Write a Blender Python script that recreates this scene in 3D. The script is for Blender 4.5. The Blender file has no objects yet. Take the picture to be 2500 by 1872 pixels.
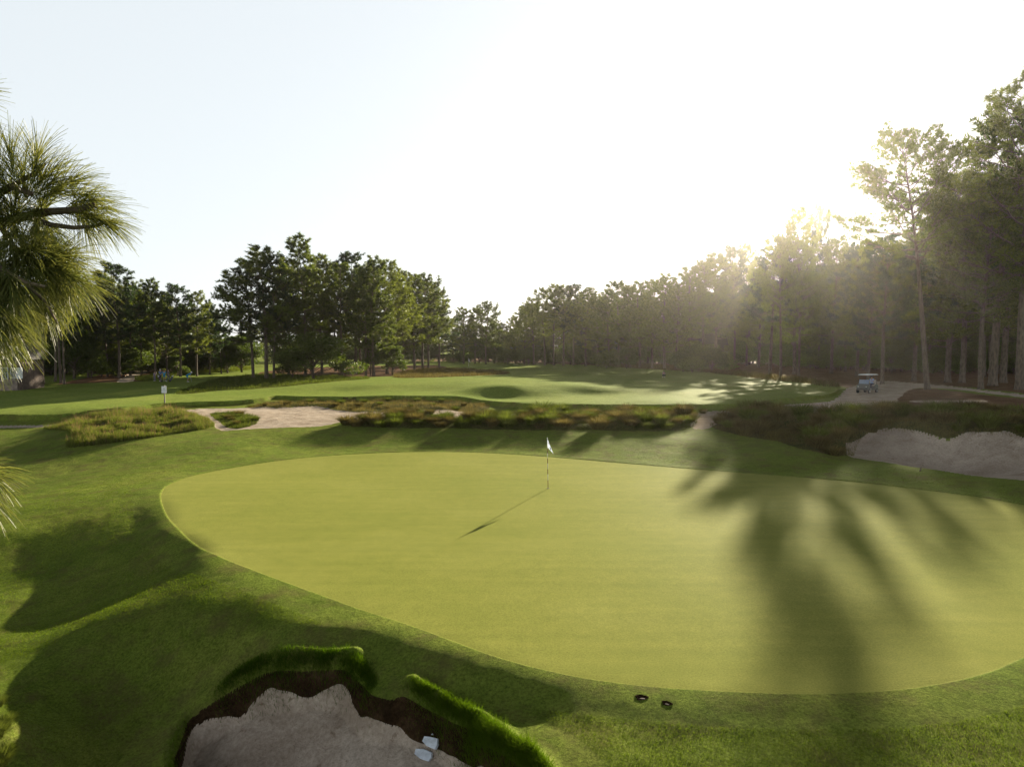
import bpy, bmesh, math, random, os
import numpy as np
from mathutils import Vector, Matrix
Q = float(os.environ.get('TQ', '1'))          # mesh density of the terrain
rng = np.random.default_rng(7); random.seed(7)
R = math.radians
scene = bpy.context.scene
COL = scene.collection
CAMZ = 6.0; F = 1750.0; PITCH = math.atan(86/1750.0)
cp, sp = math.cos(PITCH), math.sin(PITCH)
SUN_AZ = math.atan2(1934-1250, 1750)          # right of +Y
SUN_EL = R(14.0)

def raydir(u, v):
    a = (u-1250)/F; b = (936-v)/F
    return np.array([a, cp + b*sp, -sp + b*cp])
def P(u, v, z):
    d = raydir(u, v); t = (z-CAMZ)/d[2]
    return d[0]*t, d[1]*t

# ------------------------------------------------------------------ noise
_lat = rng.random((256, 256))
def vnoise(x, y, s, ox=0.0):
    x = x*s + ox + 500.3; y = y*s + ox*1.7 + 500.7
    xi = np.floor(x).astype(np.int64); yi = np.floor(y).astype(np.int64)
    fx = x-xi; fy = y-yi; fx = fx*fx*(3-2*fx); fy = fy*fy*(3-2*fy)
    a = _lat[xi & 255, yi & 255]; b = _lat[(xi+1) & 255, yi & 255]
    c = _lat[xi & 255, (yi+1) & 255]; d = _lat[(xi+1) & 255, (yi+1) & 255]
    return (a*(1-fx)+b*fx)*(1-fy) + (c*(1-fx)+d*fx)*fy - 0.5
def sstep(a, b, x):
    t = np.clip((x-a)/(b-a), 0, 1); return t*t*(3-2*t)

# ------------------------------------------------------------------ terrain control points (pixel, pixel, height)
CTRL = [
 # green and its back edge
 (392,1176,0),(700,1120,0),(1100,1103,0),(1500,1128,0),(1900,1160,0),(2250,1195,0),(2500,1235,0),
 (900,1300,0),(1400,1300,0),(2000,1300,0),(1400,1500,0),(2000,1550,0),(650,1230,0),(2500,1450,0),(3000,1300,.1),
 (430,1290,0),(520,1352,0),(640,1400,0),(760,1445,0),(900,1495,0),(1050,1545,0),(1200,1600,0),(1350,1640,0),
 (1500,1665,0),(1650,1680,0),(1800,1687,0),(1950,1692,0),(2100,1690,0),(2400,1645,0),(2600,1580,0),
 # bank behind green
 (420,1110,.1),(560,1085,.35),(700,1090,.12),(700,1052,.62),(860,1088,.12),(860,1052,.65),(1100,1088,.1),(1100,1052,.65),
 (980,1052,.65),(1230,1052,.65),(1350,1098,.1),(1350,1056,.66),(1600,1110,.12),(1480,1056,.66),(1600,1062,.66),(1700,1065,.62),(1800,1130,.12),(1800,1072,.66),(1950,1100,.6),
 (1100,1020,.9),(1350,1022,.9),(1600,1025,.92),(900,1030,.82),(700,1030,.74),(560,1050,.55),(1000,1020,.88),(1220,1020,.9),(1480,1022,.9),
 (450,1030,.75),(520,1000,.8),(700,1000,.7),(900,1000,.8),(1100,1000,.8),(1300,1003,.8),(1500,1003,.85),(1680,1002,.9),
 # left lawn, ridge, native field
 (250,1208,-.12),(120,1243,-.3),(0,1275,-.5),(-250,1345,-.8),(330,1205,-.05),
 (150,1160,-.55),(0,1190,-.85),(290,1140,-.15),(0,1110,-.55),(-300,1180,-1.0),(200,1095,.0),(330,1080,.3),
 (60,1060,-.05),(-300,1060,-.3),(180,1050,.5),(300,1000,.95),(420,1000,.9),(200,1010,.7),(50,1030,.35),(-200,1030,.2),
 # hollow left of the green
 (330,1300,-.35),(200,1335,-.75),(0,1310,-.55),(60,1345,-.9),(300,1390,-.75),(150,1420,-1.15),(0,1430,-1.35),(390,1385,-.5),
 (470,1365,-.3),(100,1505,-1.38),(250,1470,-1.1),(-250,1500,-1.5),
 # lit spur and lower left
 (50,1570,-1.22),(0,1480,-1.3),(0,1680,-1.25),(-100,1850,-1.3),(0,1800,-1.2),(560,1405,-.04),(420,1470,-.35),(600,1480,-.15),(780,1500,-.04),
 (300,1515,-.6),(200,1540,-.85),(150,1565,-1.0),(620,1540,-.28),(480,1520,-.4),(700,1560,-.25),(800,1555,-.15),(900,1565,-.1),(1000,1580,-.06),(850,1520,-.04),
 # dark flank above the bunker
 (300,1640,-1.35),(180,1750,-1.7),(300,1800,-1.85),(100,1880,-1.75),(500,1590,-.85),(500,1690,-1.3),(620,1600,-.62),
 (700,1640,-.68),(800,1610,-.44),(900,1640,-.42),(1000,1690,-.45),(1100,1750,-.55),(430,1830,-1.75),
 (1150,1670,-.22),(1200,1830,-.42),(1300,1750,-.3),(1300,1860,-.34),(1500,1750,-.15),(1500,1860,-.22),
 (1700,1800,-.17),(1900,1750,-.1),(1900,1870,-.2),(2300,1750,-.1),(2300,1870,-.2),(2500,1700,-.05),(2500,1870,-.2),
 (1250,2250,-.7),(300,2250,-2.0),(2300,2250,-.5),(800,2250,-1.4),(2900,1900,-.3),(-500,2200,-1.8),
 # right side
 (2080,1112,.35),(2300,1146,.3),(2500,1178,.3),(2150,1100,.45),(2300,1125,.12),(2450,1145,.1),
 (2133,1051,1.2),(2300,1060,1.35),(2500,1072,1.4),(2750,1100,1.4),(2100,1010,1.5),(2300,1008,1.7),(2500,1015,1.8),
 (1900,1040,1.15),(1800,1010,1.0),(1900,990,1.2),(2000,1000,1.45),(2115,958,1.7),(2300,965,1.9),(2500,968,2.1),(2800,990,2.2),
 (2180,942,1.7),(2050,940,1.45),
 # second fairway and beyond
 (0,1012,.7),(200,1003,.9),(400,984,1.0),(560,974,1.1),(740,968,1.2),(935,966,1.3),(1100,968,1.35),(1272,985,1.25),(1417,987,1.25),
 (1678,988,1.25),(1839,983,1.3),(1952,970,1.35),(2033,962,1.4),
 (1180,968,1.2),(1230,969,1.13),(1285,969,1.2),(1150,943,1.85),(1230,943,2.1),(1310,945,1.9),(1080,955,1.35),(1100,938,1.8),(1240,930,2.05),(1420,938,1.95),(1430,962,1.25),(1430,946,1.9),(1540,946,1.45),(1650,948,1.5),(1770,950,1.4),
 (1000,935,1.75),(900,940,1.7),(850,955,1.2),(700,955,1.15),(1150,920,1.7),(1350,924,1.75),(1500,928,1.45),
 (1620,922,.8),(1720,930,1.0),(1850,935,1.1),(1950,945,1.2),
 (300,950,.95),(300,975,1.0),(0,980,.5),(0,950,.6),(130,938,.8),(450,920,.9),(460,940,1.0),(560,912,.9),(620,930,1.1),(760,920,1.2),
 (1100,900,1.1),(1150,890,1.0),(1300,895,1.0),(1500,898,1.0),(1700,905,1.1),(1850,915,1.2),(900,905,1.2),(330,915,1.2),(700,900,1.0),
 (250,925,1.1),(1000,883,1.0),(1300,880,1.0),(1600,886,1.0),(600,890,1.0),(0,900,1.1),(2000,905,1.5),(2300,915,2.0),(2600,920,2.3),
 (-400,950,.8),(-800,1000,.5),(3200,1000,2.2),
]
cx = []; cy = []; cz = []
for u, v, z in CTRL:
    x, y = P(u, v, z); cx.append(x); cy.append(y); cz.append(z)
for az in range(-180, 180, 30):
    for r, z in ((400, 1.0), (1500, 1.0)):
        cx.append(r*math.sin(R(az))); cy.append(r*math.cos(R(az))); cz.append(z)
    if abs(az) > 60:
        for r, z in ((9, -2.0), (40, -.5), (120, .8)):
            cx.append(r*math.sin(R(az))); cy.append(r*math.cos(R(az))); cz.append(z)
cx, cy, cz = map(np.array, (cx, cy, cz))
def warp(x, y):
    r = np.sqrt(x*x+y*y)+1e-6
    k = np.log(r+2.0)
    return k*x/r*1.0, k*y/r, np.log(r+2.0)
def warp2(x, y):
    r = np.sqrt(x*x+y*y)+1e-6; th = np.arctan2(x, y)
    return np.sin(th)*1.15, np.cos(th)*1.15, np.log(r+1.5)*1.25
_w = np.stack(warp2(cx, cy), 1)
_n = len(cx)
_D = np.sqrt(((_w[:, None]-_w[None])**2).sum(-1)+9e-4)
_A = np.zeros((_n+1, _n+1)); _A[:_n, :_n] = _D + np.eye(_n)*(-0.004); _A[:_n, _n] = 1; _A[_n, :_n] = 1
_sol = np.linalg.solve(_A, np.append(cz, 0))
def rbf(x, y):
    x = np.asarray(x, float); y = np.asarray(y, float); sh = x.shape
    x = x.ravel(); y = y.ravel(); out = np.empty_like(x)
    for i in range(0, len(x), 20000):
        w = np.stack(warp2(x[i:i+20000], y[i:i+20000]), 1)
        d2 = (w*w).sum(1)[:, None] + (_w*_w).sum(1)[None] - 2*w@_w.T
        out[i:i+20000] = np.sqrt(np.maximum(d2, 0)+9e-4)@_sol[:_n] + _sol[_n]
    return out.reshape(sh)
def hit0(u, v, f):
    d = raydir(u, v)
    ts = np.exp(np.linspace(math.log(4), math.log(500), 700))
    z = CAMZ + d[2]*ts; h = f(d[0]*ts, d[1]*ts)
    k = np.argmax(z < h)
    if not (z < h).any(): k = len(ts)-1
    k = max(k, 1)
    a = (z-h)[k-1]; b = (z-h)[k]; t = ts[k-1] + (ts[k]-ts[k-1])*(a/(a-b) if a != b else 0)
    return d[0]*t, d[1]*t
def catmull(pts, n=5):
    pts = np.array(pts); N = len(pts); out = []
    for i in range(N):
        p0, p1, p2, p3 = pts[i-1], pts[i], pts[(i+1) % N], pts[(i+2) % N]
        for k in range(n):
            t = k/n
            out.append(.5*((2*p1)+(-p0+p2)*t+(2*p0-5*p1+4*p2-p3)*t*t+(-p0+3*p1-3*p2+p3)*t**3))
    return np.array(out)
def wpoly(px, n=3, f=None):
    pts = [hit0(u, v, f or rbf) for u, v in px]
    return catmull(pts, n) if n > 1 else np.array(pts)
def sdpoly(x, y, poly, margin=3.0):
    out = np.full(x.shape, margin)
    m = (x > poly[:, 0].min()-margin) & (x < poly[:, 0].max()+margin) & (y > poly[:, 1].min()-margin) & (y < poly[:, 1].max()+margin)
    if not m.any(): return out
    px, py = x[m], y[m]; d = np.full(px.shape, 1e9); ins = np.zeros(px.shape, bool)
    n = len(poly)
    for i in range(n):
        ax, ay = poly[i]; bx, by = poly[(i+1) % n]
        ex, ey = bx-ax, by-ay; L = ex*ex+ey*ey+1e-12
        t = np.clip(((px-ax)*ex+(py-ay)*ey)/L, 0, 1)
        d = np.minimum(d, (px-ax-t*ex)**2+(py-ay-t*ey)**2)
        c = ((ay > py) != (by > py))
        if ey != 0:
            ins ^= c & (px < ax + (py-ay)*ex/ey)
    d = np.sqrt(d); d = np.where(ins, -d, d)
    out[m] = np.minimum(d, margin)
    return out

flat = lambda x, y: np.zeros_like(np.asarray(x, float))
GREEN = wpoly([(395,1200),(430,1175),(520,1150),(700,1122),(900,1107),(1100,1103),(1300,1112),(1500,1128),(1700,1144),(1900,1160),
   (2100,1178),(2250,1195),(2400,1215),(2500,1233),(2650,1258),(2850,1310),(2900,1400),(2700,1520),(2500,1605),(2400,1645),(2250,1675),
   (2100,1690),(1950,1693),(1800,1688),(1650,1680),(1500,1665),(1350,1640),(1200,1600),(1050,1545),(900,1495),(760,1445),(640,1400),(520,1350),(435,1290),(400,1240)], 5, flat)
FAIR = wpoly([(-400,1015),(0,1012),(150,1012),(215,1003),(300,995),(400,985),(500,981),(616,975),(674,967),(746,968),(848,969),(935,966),(1040,967),
   (1127,969),(1185,978),(1272,985),(1417,987),(1550,988),(1678,988),(1780,987),(1839,983),(1884,976),(1952,970),(2020,963),(2045,950),(2025,938),
   (1952,929),(1862,921),(1771,911),(1681,903),(1500,894),(1300,886),(1100,882),(1000,884),(800,889),(600,901),(560,905),(400,917),(350,931),(250,934),(130,940),(0,952),(-400,968)], 3)
STRIP = wpoly([(430,962),(500,935),(540,924),(640,913),(700,915),(860,921),(900,925),(760,937),(680,945),(600,951),(530,954)], 3)
PATCH = wpoly([(1000,905),(1080,900),(1200,905),(1245,912),(1180,917),(1060,922),(960,921)], 3)
STRAWC = wpoly([(625,920),(700,900),(1060,891),(1080,905),(1000,915),(900,921),(700,926)], 2)
STRAWL = wpoly([(-300,968),(0,952),(130,940),(200,925),(330,903),(430,903),(600,897),(610,902),(560,905),(400,917),(350,931),(250,934),(130,946)], 1)
FOREST = wpoly([(1000,881),(1100,881),(1300,885),(1500,895),(1681,906),(1771,913),(1862,925),(1952,933),(2033,944),(2060,953),(2150,935),(2250,940),(2350,947),(2500,965),(2900,1005),(3400,1040),(3400,880),(2500,872),(1800,869),(1000,869)], 1)
STRAWR = wpoly([(2130,985),(2200,955),(2260,948),(2330,956),(2500,975),(2700,992),(2900,1010),(2900,1040),(2500,1020),(2300,1010),(2150,998)], 3)
SAND1 = wpoly([(425,992),(497,986),(588,990),(678,996),(769,991),(836,1003),(904,1006),(1000,1001),(1100,1001),(1300,998),(1500,999),(1700,998),(1850,992),(1850,1003),(1700,1010),(1500,1013),(1300,1014),
   (1165,1018),(1140,1030),(1105,1030),(1100,1018),(1000,1017),(949,1018),(880,1024),(830,1032),(780,1040),(700,1044),(600,1048),(540,1052),(515,1035),(490,1018),(450,1012)], 3)
SAND2 = wpoly([(1685,1000),(1810,993),(1795,1005),(1760,1025),(1735,1046),(1685,1042),(1700,1020)], 3)
PATHR = wpoly([(1840,994),(1884,980),(1952,975),(2033,968),(2062,952),(2100,938),(2160,930),(2230,935),(2330,944),(2500,963),(2800,990),
   (2800,1000),(2500,971),(2330,951),(2240,948),(2205,962),(2175,992),(2090,1010),(1990,1010),(1880,1004)], 3)
STREAK1 = wpoly([(2230,979),(2320,977),(2410,979),(2400,982),(2300,984),(2240,983)], 2)
STREAK2 = wpoly([(2340,1003),(2420,1006),(2500,1009),(2700,1018),(2700,1024),(2500,1014),(2400,1009)], 2)
PATHL = wpoly([(285,933),(305,920),(325,908),(355,905),(372,905),(345,914),(325,931)], 2)
PATHF = wpoly([(-400,1030),(0,1025),(120,1023),(150,1027),(0,1031),(-400,1042)], 2)
BUNKR = wpoly([(2075,1115),(2062,1085),(2085,1078),(2133,1053),(2178,1047),(2246,1054),(2314,1067),(2359,1058),(2449,1058),(2500,1074),(2650,1090),(2900,1140),(2850,1215),
   (2650,1193),(2500,1173),(2380,1163),(2270,1146),(2190,1135),(2120,1124)], 3)
BUNKF = wpoly([(425,1900),(430,1820),(475,1745),(560,1688),(620,1655),(700,1640),(800,1632),(880,1650),(915,1690),(950,1705),(990,1700),(1060,1727),(1130,1772),
   (1200,1822),(1300,1890),(1350,2000),(1250,2200),(900,2350),(500,2200)], 4)
NATR = wpoly([(1735,1042),(1765,1024),(1807,1008),(1880,1006),(1990,1012),(2050,1014),(2130,1002),(2340,1002),(2500,1014),(2800,1030),(2900,1140),(2650,1092),(2500,1076),(2449,1060),(2359,1060),
   (2314,1069),(2246,1056),(2178,1049),(2133,1055),(2090,1080),(2079,1110),(2042,1112),(1952,1096),(1884,1075),(1794,1061)], 3)
NATM = wpoly([(835,1040),(900,1024),(1000,1015),(1100,1020),(1160,1018),(1300,1015),(1500,1014),(1690,1012),(1700,1022),(1690,1042),(1640,1052),(1500,1053),(1300,1050),(1150,1047),(1000,1045)], 3)
NATLIP = wpoly([(660,972),(750,970),(950,967),(1040,968),(1127,971),(1190,981),(1180,996),(1100,1001),(904,1006),(836,1003),(769,991),(678,996),(600,990)], 3)
NATL = wpoly([(150,1032),(215,1005),(300,998),(400,988),(425,1000),(490,1018),(520,1042),(440,1056),(330,1073),(240,1086),(165,1092),(180,1060),(110,1045)], 3)
NATI = wpoly([(515,1010),(560,1006),(620,1015),(625,1033),(575,1046),(545,1035)], 3)

def terrain(x, y, full=False):
    x = np.asarray(x, float); y = np.asarray(y, float)
    z = rbf(x, y)
    g = sdpoly(x, y, GREEN, 4.0)
    gz = 0.05*vnoise(x, y, .12, 3) + 0.02*vnoise(x, y, .3, 5)
    k = sstep(1.2, -0.6, g)
    z = z*(1-k) + gz*k
    far = np.sqrt(x*x+y*y)
    z = z + (0.06*vnoise(x, y, .35, 11)+0.03*vnoise(x, y, 1.1, 12)+.012*vnoise(x, y, 4, 13))*(1-k)
    z = z + 0.028*sstep(-0.01, .05, g)
    # second fairway stands a step above the waste ground
    fd = sdpoly(x, y, FAIR, 6.0)
    near = sstep(90, 70, far)
    z = z - near*(0.42*sstep(0.0, .35, fd+0.12*vnoise(x, y, .8, 4)))*sstep(6.0, 4.0, fd)
    # native mounds
    sm = np.minimum(np.minimum(sdpoly(x, y, SAND1, 2.0), sdpoly(x, y, SAND2, 2.0)), sdpoly(x, y, PATHR, 2.0))
    sm = sstep(.0, .9, sm)
    for pl, a in ((NATR, .4), (NATM, .5), (NATLIP, .15), (NATL, .2)):
        s = sdpoly(x, y, pl, 2.0)
        z = z + a*sm*sstep(.3, -1.0, s)*(vnoise(x, y, .5, 9)+.5*vnoise(x, y, 1.3, 10)+.25)
    # bunkers
    b = sdpoly(x, y, BUNKF, 4.0) + 0.25*vnoise(x, y, 1.1, 2) + .08*vnoise(x, y, 2.6, 3)
    z = z + np.exp(-((b-.14)/.2)**2)*(.06+.165*sstep(-6.8, -5.6, x)*sstep(-2.7, -3.3, x)+.14*sstep(-2.3, -1.8, x))
    z = z - 0.62*sstep(.0, -.32, b) - .45*sstep(-.3, -2.2, b) + sstep(-.2, -.7, b)*(.07*vnoise(x, y, 1.6, 6)+.035*vnoise(x, y, 4, 7))
    br = sdpoly(x, y, BUNKR, 4.0)
    z = z - 0.16*sstep(0, -.4, br) + sstep(0, -.8, br)*(.07*vnoise(x, y, 1.2, 8)+.03*vnoise(x, y, 3.5, 8))
    for pl in (SAND1, SAND2, PATHR, PATHF, PATHL):
        s = sdpoly(x, y, pl, 2.0)
        z = z - .05*sstep(.1, -.3, s) + sstep(0, -.4, s)*.03*vnoise(x, y, 2.2, 21)
    if full: return z, g, fd, b, br
    return z
tz = lambda x, y: float(terrain(np.array([x]), np.array([y]))[0])
def hit(u, v): return hit0(u, v, terrain)

# ------------------------------------------------------------------ materials
MATS = {}
def nodes(name):
    m = bpy.data.materials.new(name); m.use_nodes = True
    nt = m.node_tree; b = nt.nodes['Principled BSDF']
    return m, nt, b
def noise_node(nt, scale, detail=4, rough=.6, vec=None, dist=0):
    n = nt.nodes.new('ShaderNodeTexNoise'); n.inputs['Scale'].default_value = scale
    n.inputs['Detail'].default_value = detail; n.inputs['Roughness'].default_value = rough; n.inputs['Distortion'].default_value = dist
    if vec is not None: nt.links.new(vec, n.inputs['Vector'])
    return n
def ramp(nt, fac, stops):
    r = nt.nodes.new('ShaderNodeValToRGB'); e = r.color_ramp.elements
    e[0].position, e[0].color = stops[0][0], (*stops[0][1], 1)
    e[1].position, e[1].color = stops[-1][0], (*stops[-1][1], 1)
    for p, c in stops[1:-1]:
        q = e.new(p); q.color = (*c, 1)
    nt.links.new(fac, r.inputs[0]); return r.outputs[0]
def mixc(nt, fac, a, b, mode='MIX'):
    m = nt.nodes.new('ShaderNodeMix'); m.data_type = 'RGBA'; m.blend_type = mode
    if isinstance(fac, (int, float)): m.inputs[0].default_value = fac
    else: nt.links.new(fac, m.inputs[0])
    for k, s in ((6, a), (7, b)):
        if isinstance(s, tuple): m.inputs[k].default_value = (*s, 1)
        else: nt.links.new(s, m.inputs[k])
    return m.outputs[2]
def bump(nt, b, h, strength, dist):
    n = nt.nodes.new('ShaderNodeBump'); n.inputs['Strength'].default_value = strength; n.inputs['Distance'].default_value = dist
    nt.links.new(h, n.inputs['Height']); nt.links.new(n.outputs[0], b.inputs['Normal']); return n
def mathn(nt, op, a, b=None):
    n = nt.nodes.new('ShaderNodeMath'); n.operation = op
    for k, s in ((0, a), (1, b)):
        if s is None: continue
        if isinstance(s, (int, float)): n.inputs[k].default_value = s
        else: nt.links.new(s, n.inputs[k])
    return n.outputs[0]
def turf(name, dark, mid, light, big=.25, fine=18, bs=.5, bd=.02, stripes=None, sheen=.1, brown=None, spec=.04, amp=.6, mot=.21):
    m, nt, b = nodes(name)
    tc = nt.nodes.new('ShaderNodeTexCoord').outputs['Object']
    n1 = noise_node(nt, big, 5, .6, tc); n2 = noise_node(nt, fine, 8, .82, tc); n3 = noise_node(nt, 2.2, 4, .65, tc)
    c = ramp(nt, n1.outputs[0], [(.32, dark), (.5, mid), (.68, light)])
    f = ramp(nt, n2.outputs[0], [(.34, (1-amp, 1-amp, 1-amp)), (.66, (1+amp, 1+amp, 1+amp))])
    c = mixc(nt, 1.0, c, f, 'MULTIPLY')
    f3 = ramp(nt, n3.outputs[0], [(.3, (1-mot, 1-mot*.8, 1-mot)), (.7, (1+mot, 1+mot*.8, 1+mot))])
    c = mixc(nt, 1.0, c, f3, 'MULTIPLY')
    if stripes:
        mp = nt.nodes.new('ShaderNodeMapping'); mp.inputs['Rotation'].default_value = (0, 0, stripes); mp.inputs['Scale'].default_value = (.12, 1.6, 1)
        nt.links.new(tc, mp.inputs[0])
        n4 = noise_node(nt, 1.2, 4, .6, mp.outputs[0])
        c = mixc(nt, 1.0, c, ramp(nt, n4.outputs[0], [(.3, (.93, .94, .92)), (.7, (1.06, 1.05, 1.06))]), 'MULTIPLY')
    if brown:
        n5 = noise_node(nt, .9, 6, .7, tc)
        c = mixc(nt, ramp(nt, n5.outputs[0], [(.48, (0, 0, 0)), (.72, (.85, .85, .85))]), c, brown)
    nt.links.new(c, b.inputs['Base Color'])
    b.inputs['Roughness'].default_value = .75; b.inputs['Specular IOR Level'].default_value = spec*.08
    b.inputs['Sheen Weight'].default_value = sheen; b.inputs['Sheen Roughness'].default_value = .5; b.inputs['Sheen Tint'].default_value = (.85, .9, .45, 1)
    hsum = mathn(nt, 'ADD', n2.outputs[0], mathn(nt, 'MULTIPLY', n3.outputs[0], 1.0))
    bump(nt, b, hsum, bs, bd)
    return m
def sandmat(name, c1, c2, c3, fine=9):
    m, nt, b = nodes(name)
    tc = nt.nodes.new('ShaderNodeTexCoord').outputs['Object']
    n1 = noise_node(nt, .7, 6, .65, tc, .4); n2 = noise_node(nt, fine, 6, .7, tc); n3 = noise_node(nt, 3, 5, .7, tc, .6)
    c = ramp(nt, n1.outputs[0], [(.35, c1), (.52, c2), (.66, c3)])
    c = mixc(nt, 1.0, c, ramp(nt, n2.outputs[0], [(.3, (.7, .68, .66)), (.65, (1.12, 1.12, 1.12))]), 'MULTIPLY')
    c = mixc(nt, ramp(nt, n3.outputs[0], [(.60, (0, 0, 0)), (.70, (.75, .75, .75))]), c, (.16, .10, .06))
    nt.links.new(c, b.inputs['Base Color']); b.inputs['Roughness'].default_value = 1.0; b.inputs['Specular IOR Level'].default_value = 0.0
    bump(nt, b, mathn(nt, 'ADD', n2.outputs[0], mathn(nt, 'MULTIPLY', n3.outputs[0], 2.5)), .7, .035)
    return m
def plain(name, col, rough=.6, metal=0.0, var=.15, scale=6, trans=0.0, alpha=None):
    m, nt, b = nodes(name)
    tc = nt.nodes.new('ShaderNodeTexCoord').outputs['Object']
    n = noise_node(nt, scale, 4, .6, tc)
    lo = tuple(max(0, x*(1-var)) for x in col); hi = tuple(min(1, x*(1+var)) for x in col)
    nt.links.new(ramp(nt, n.outputs[0], [(.3, lo), (.7, hi)]), b.inputs['Base Color'])
    b.inputs['Roughness'].default_value = rough; b.inputs['Metallic'].default_value = metal
    return m
def leafmat(name, c1, c2, tr, amt=.4, scale=1.2, rough=.55, spec=.3):
    m, nt, b = nodes(name)
    geo = nt.nodes.new('ShaderNodeNewGeometry'); tc = nt.nodes.new('ShaderNodeTexCoord').outputs['Object']
    n = noise_node(nt, scale, 3, .6, tc)
    oi = nt.nodes.new('ShaderNodeObjectInfo')
    f = mathn(nt, 'ADD', mathn(nt, 'MULTIPLY', geo.outputs['Random Per Island'], .45), mathn(nt, 'MULTIPLY', n.outputs[0], .6))
    f = mathn(nt, 'ADD', f, mathn(nt, 'MULTIPLY', mathn(nt, 'SUBTRACT', oi.outputs['Random'], .5), .35))
    c = ramp(nt, f, [(.2, c1), (.85, c2)])
    nt.links.new(c, b.inputs['Base Color']); b.inputs['Roughness'].default_value = rough; b.inputs['Specular IOR Level'].default_value = spec
    t = nt.nodes.new('ShaderNodeBsdfTranslucent'); nt.links.new(mixc(nt, 1.0, c, tr, 'MULTIPLY'), t.inputs['Color'])
    mx = nt.nodes.new('ShaderNodeMixShader'); mx.inputs[0].default_value = amt
    nt.links.new(b.outputs[0], mx.inputs[1]); nt.links.new(t.outputs[0], mx.inputs[2])
    nt.links.new(mx.outputs[0], nt.nodes['Material Output'].inputs['Surface'])
    return m
def barkmat(name, c1, c2):
    m, nt, b = nodes(name)
    tc = nt.nodes.new('ShaderNodeTexCoord').outputs['Object']
    mp = nt.nodes.new('ShaderNodeMapping'); mp.inputs['Scale'].default_value = (6, 6, 1.6); nt.links.new(tc, mp.inputs[0])
    v = nt.nodes.new('ShaderNodeTexVoronoi'); v.inputs['Scale'].default_value = 1.2; nt.links.new(mp.outputs[0], v.inputs['Vector'])
    n = noise_node(nt, 3, 5, .7, mp.outputs[0])
    c = ramp(nt, mathn(nt, 'ADD', mathn(nt, 'MULTIPLY', v.outputs['Distance'], .5), mathn(nt, 'MULTIPLY', n.outputs[0], .6)), [(.25, c1), (.7, c2)])
    nt.links.new(c, b.inputs['Base Color']); b.inputs['Roughness'].default_value = .9
    bump(nt, b, v.outputs['Distance'], .8, .04)
    return m

M = {}
M['ground'] = turf('mown_rough', (.108, .155, .022), (.136, .182, .028), (.175, .208, .038), fine=16, bs=.8, bd=.035, sheen=.015, brown=(.12, .10, .04))
M['green'] = turf('green_turf', (.20, .225, .044), (.222, .24, .050), (.245, .26, .060), big=.18, fine=26, bs=.4, bd=.010, amp=.34, mot=.07, stripes=R(-38), sheen=.02)
M['fairway'] = turf('fairway_turf', (.145, .205, .034), (.165, .22, .040), (.19, .235, .048), big=.12, fine=10, bs=.5, bd=.02, stripes=R(10), sheen=.015)
M['straw'] = turf('pine_straw', (.10, .060, .035), (.145, .085, .05), (.19, .125, .08), big=.5, fine=9, bs=.9, bd=.05, sheen=.0)
M['waste'] = turf('waste_turf', (.05, .06, .016), (.075, .078, .024), (.11, .10, .038), big=.7, fine=7, bs=1, bd=.06, sheen=.0)
M['sand'] = sandmat('waste_sand', (.36, .30, .24), (.47, .40, .33), (.55, .48, .41))
M['bsand'] = sandmat('bunker_sand', (.37, .30, .24), (.48, .40, .33), (.56, .48, .405), fine=12)
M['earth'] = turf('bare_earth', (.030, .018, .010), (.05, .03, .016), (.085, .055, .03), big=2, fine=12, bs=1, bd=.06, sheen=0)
M['bark'] = barkmat('pine_bark', (.045, .034, .025), (.15, .115, .085))
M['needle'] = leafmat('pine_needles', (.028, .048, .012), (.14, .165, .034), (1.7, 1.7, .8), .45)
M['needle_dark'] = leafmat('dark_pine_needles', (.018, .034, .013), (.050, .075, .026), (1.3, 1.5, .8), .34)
M['leaf'] = leafmat('broad_leaves', (.03, .05, .010), (.10, .13, .025), (1.7, 1.8, .7), .42)
M['near_needle'] = leafmat('long_needles', (.033, .070, .015), (.145, .155, .048), (1.6, 1.5, .9), .36, scale=4, rough=.45, spec=.25)
M['blade'] = leafmat('grass_blades', (.068, .102, .012), (.135, .165, .022), (1.7, 1.9, .5), .45, scale=1.1, spec=0.0, rough=1.0)
M['lip'] = leafmat('lip_grass', (.04, .080, .006), (.095, .145, .012), (1.6, 1.8, .5), .40, scale=2, spec=0.0, rough=1.0)
M['tussock'] = leafmat('tussock_blades', (.055, .050, .018), (.20, .17, .07), (1.5, 1.4, .9), .30, scale=.8, spec=0.0, rough=1.0)
M['tussock_green'] = leafmat('green_tussock_blades', (.045, .062, .012), (.15, .17, .045), (1.6, 1.7, .8), .34, scale=.8, spec=0.0, rough=1.0)
M['seed'] = leafmat('seed_heads', (.11, .08, .045), (.22, .17, .095), (1.4, 1.2, .9), .4, scale=.6, spec=0.0, rough=1.0)

# ------------------------------------------------------------------ object helpers
def np_mesh(name, verts, faces, mat, smooth=False, uniform=None):
    """faces: (n,k) int array."""
    me = bpy.data.meshes.new(name)
    verts = np.asarray(verts, np.float32); faces = np.asarray(faces, np.int32)
    n, k = faces.shape
    me.vertices.add(len(verts)); me.vertices.foreach_set('co', verts.ravel())
    me.loops.add(n*k); me.loops.foreach_set('vertex_index', faces.ravel())
    me.polygons.add(n); me.polygons.foreach_set('loop_start', np.arange(0, n*k, k, dtype=np.int32))
    try: me.polygons.foreach_set('loop_total', np.full(n, k, np.int32))
    except Exception: pass
    if smooth: me.polygons.foreach_set('use_smooth', np.ones(n, bool))
    me.update(calc_edges=True); me.validate()
    me.materials.append(mat)
    return me
def link(name, data, parent=None, loc=None):
    o = bpy.data.objects.new(name, data); COL.objects.link(o)
    if parent: o.parent = parent
    if loc is not None: o.location = loc
    return o
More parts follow.
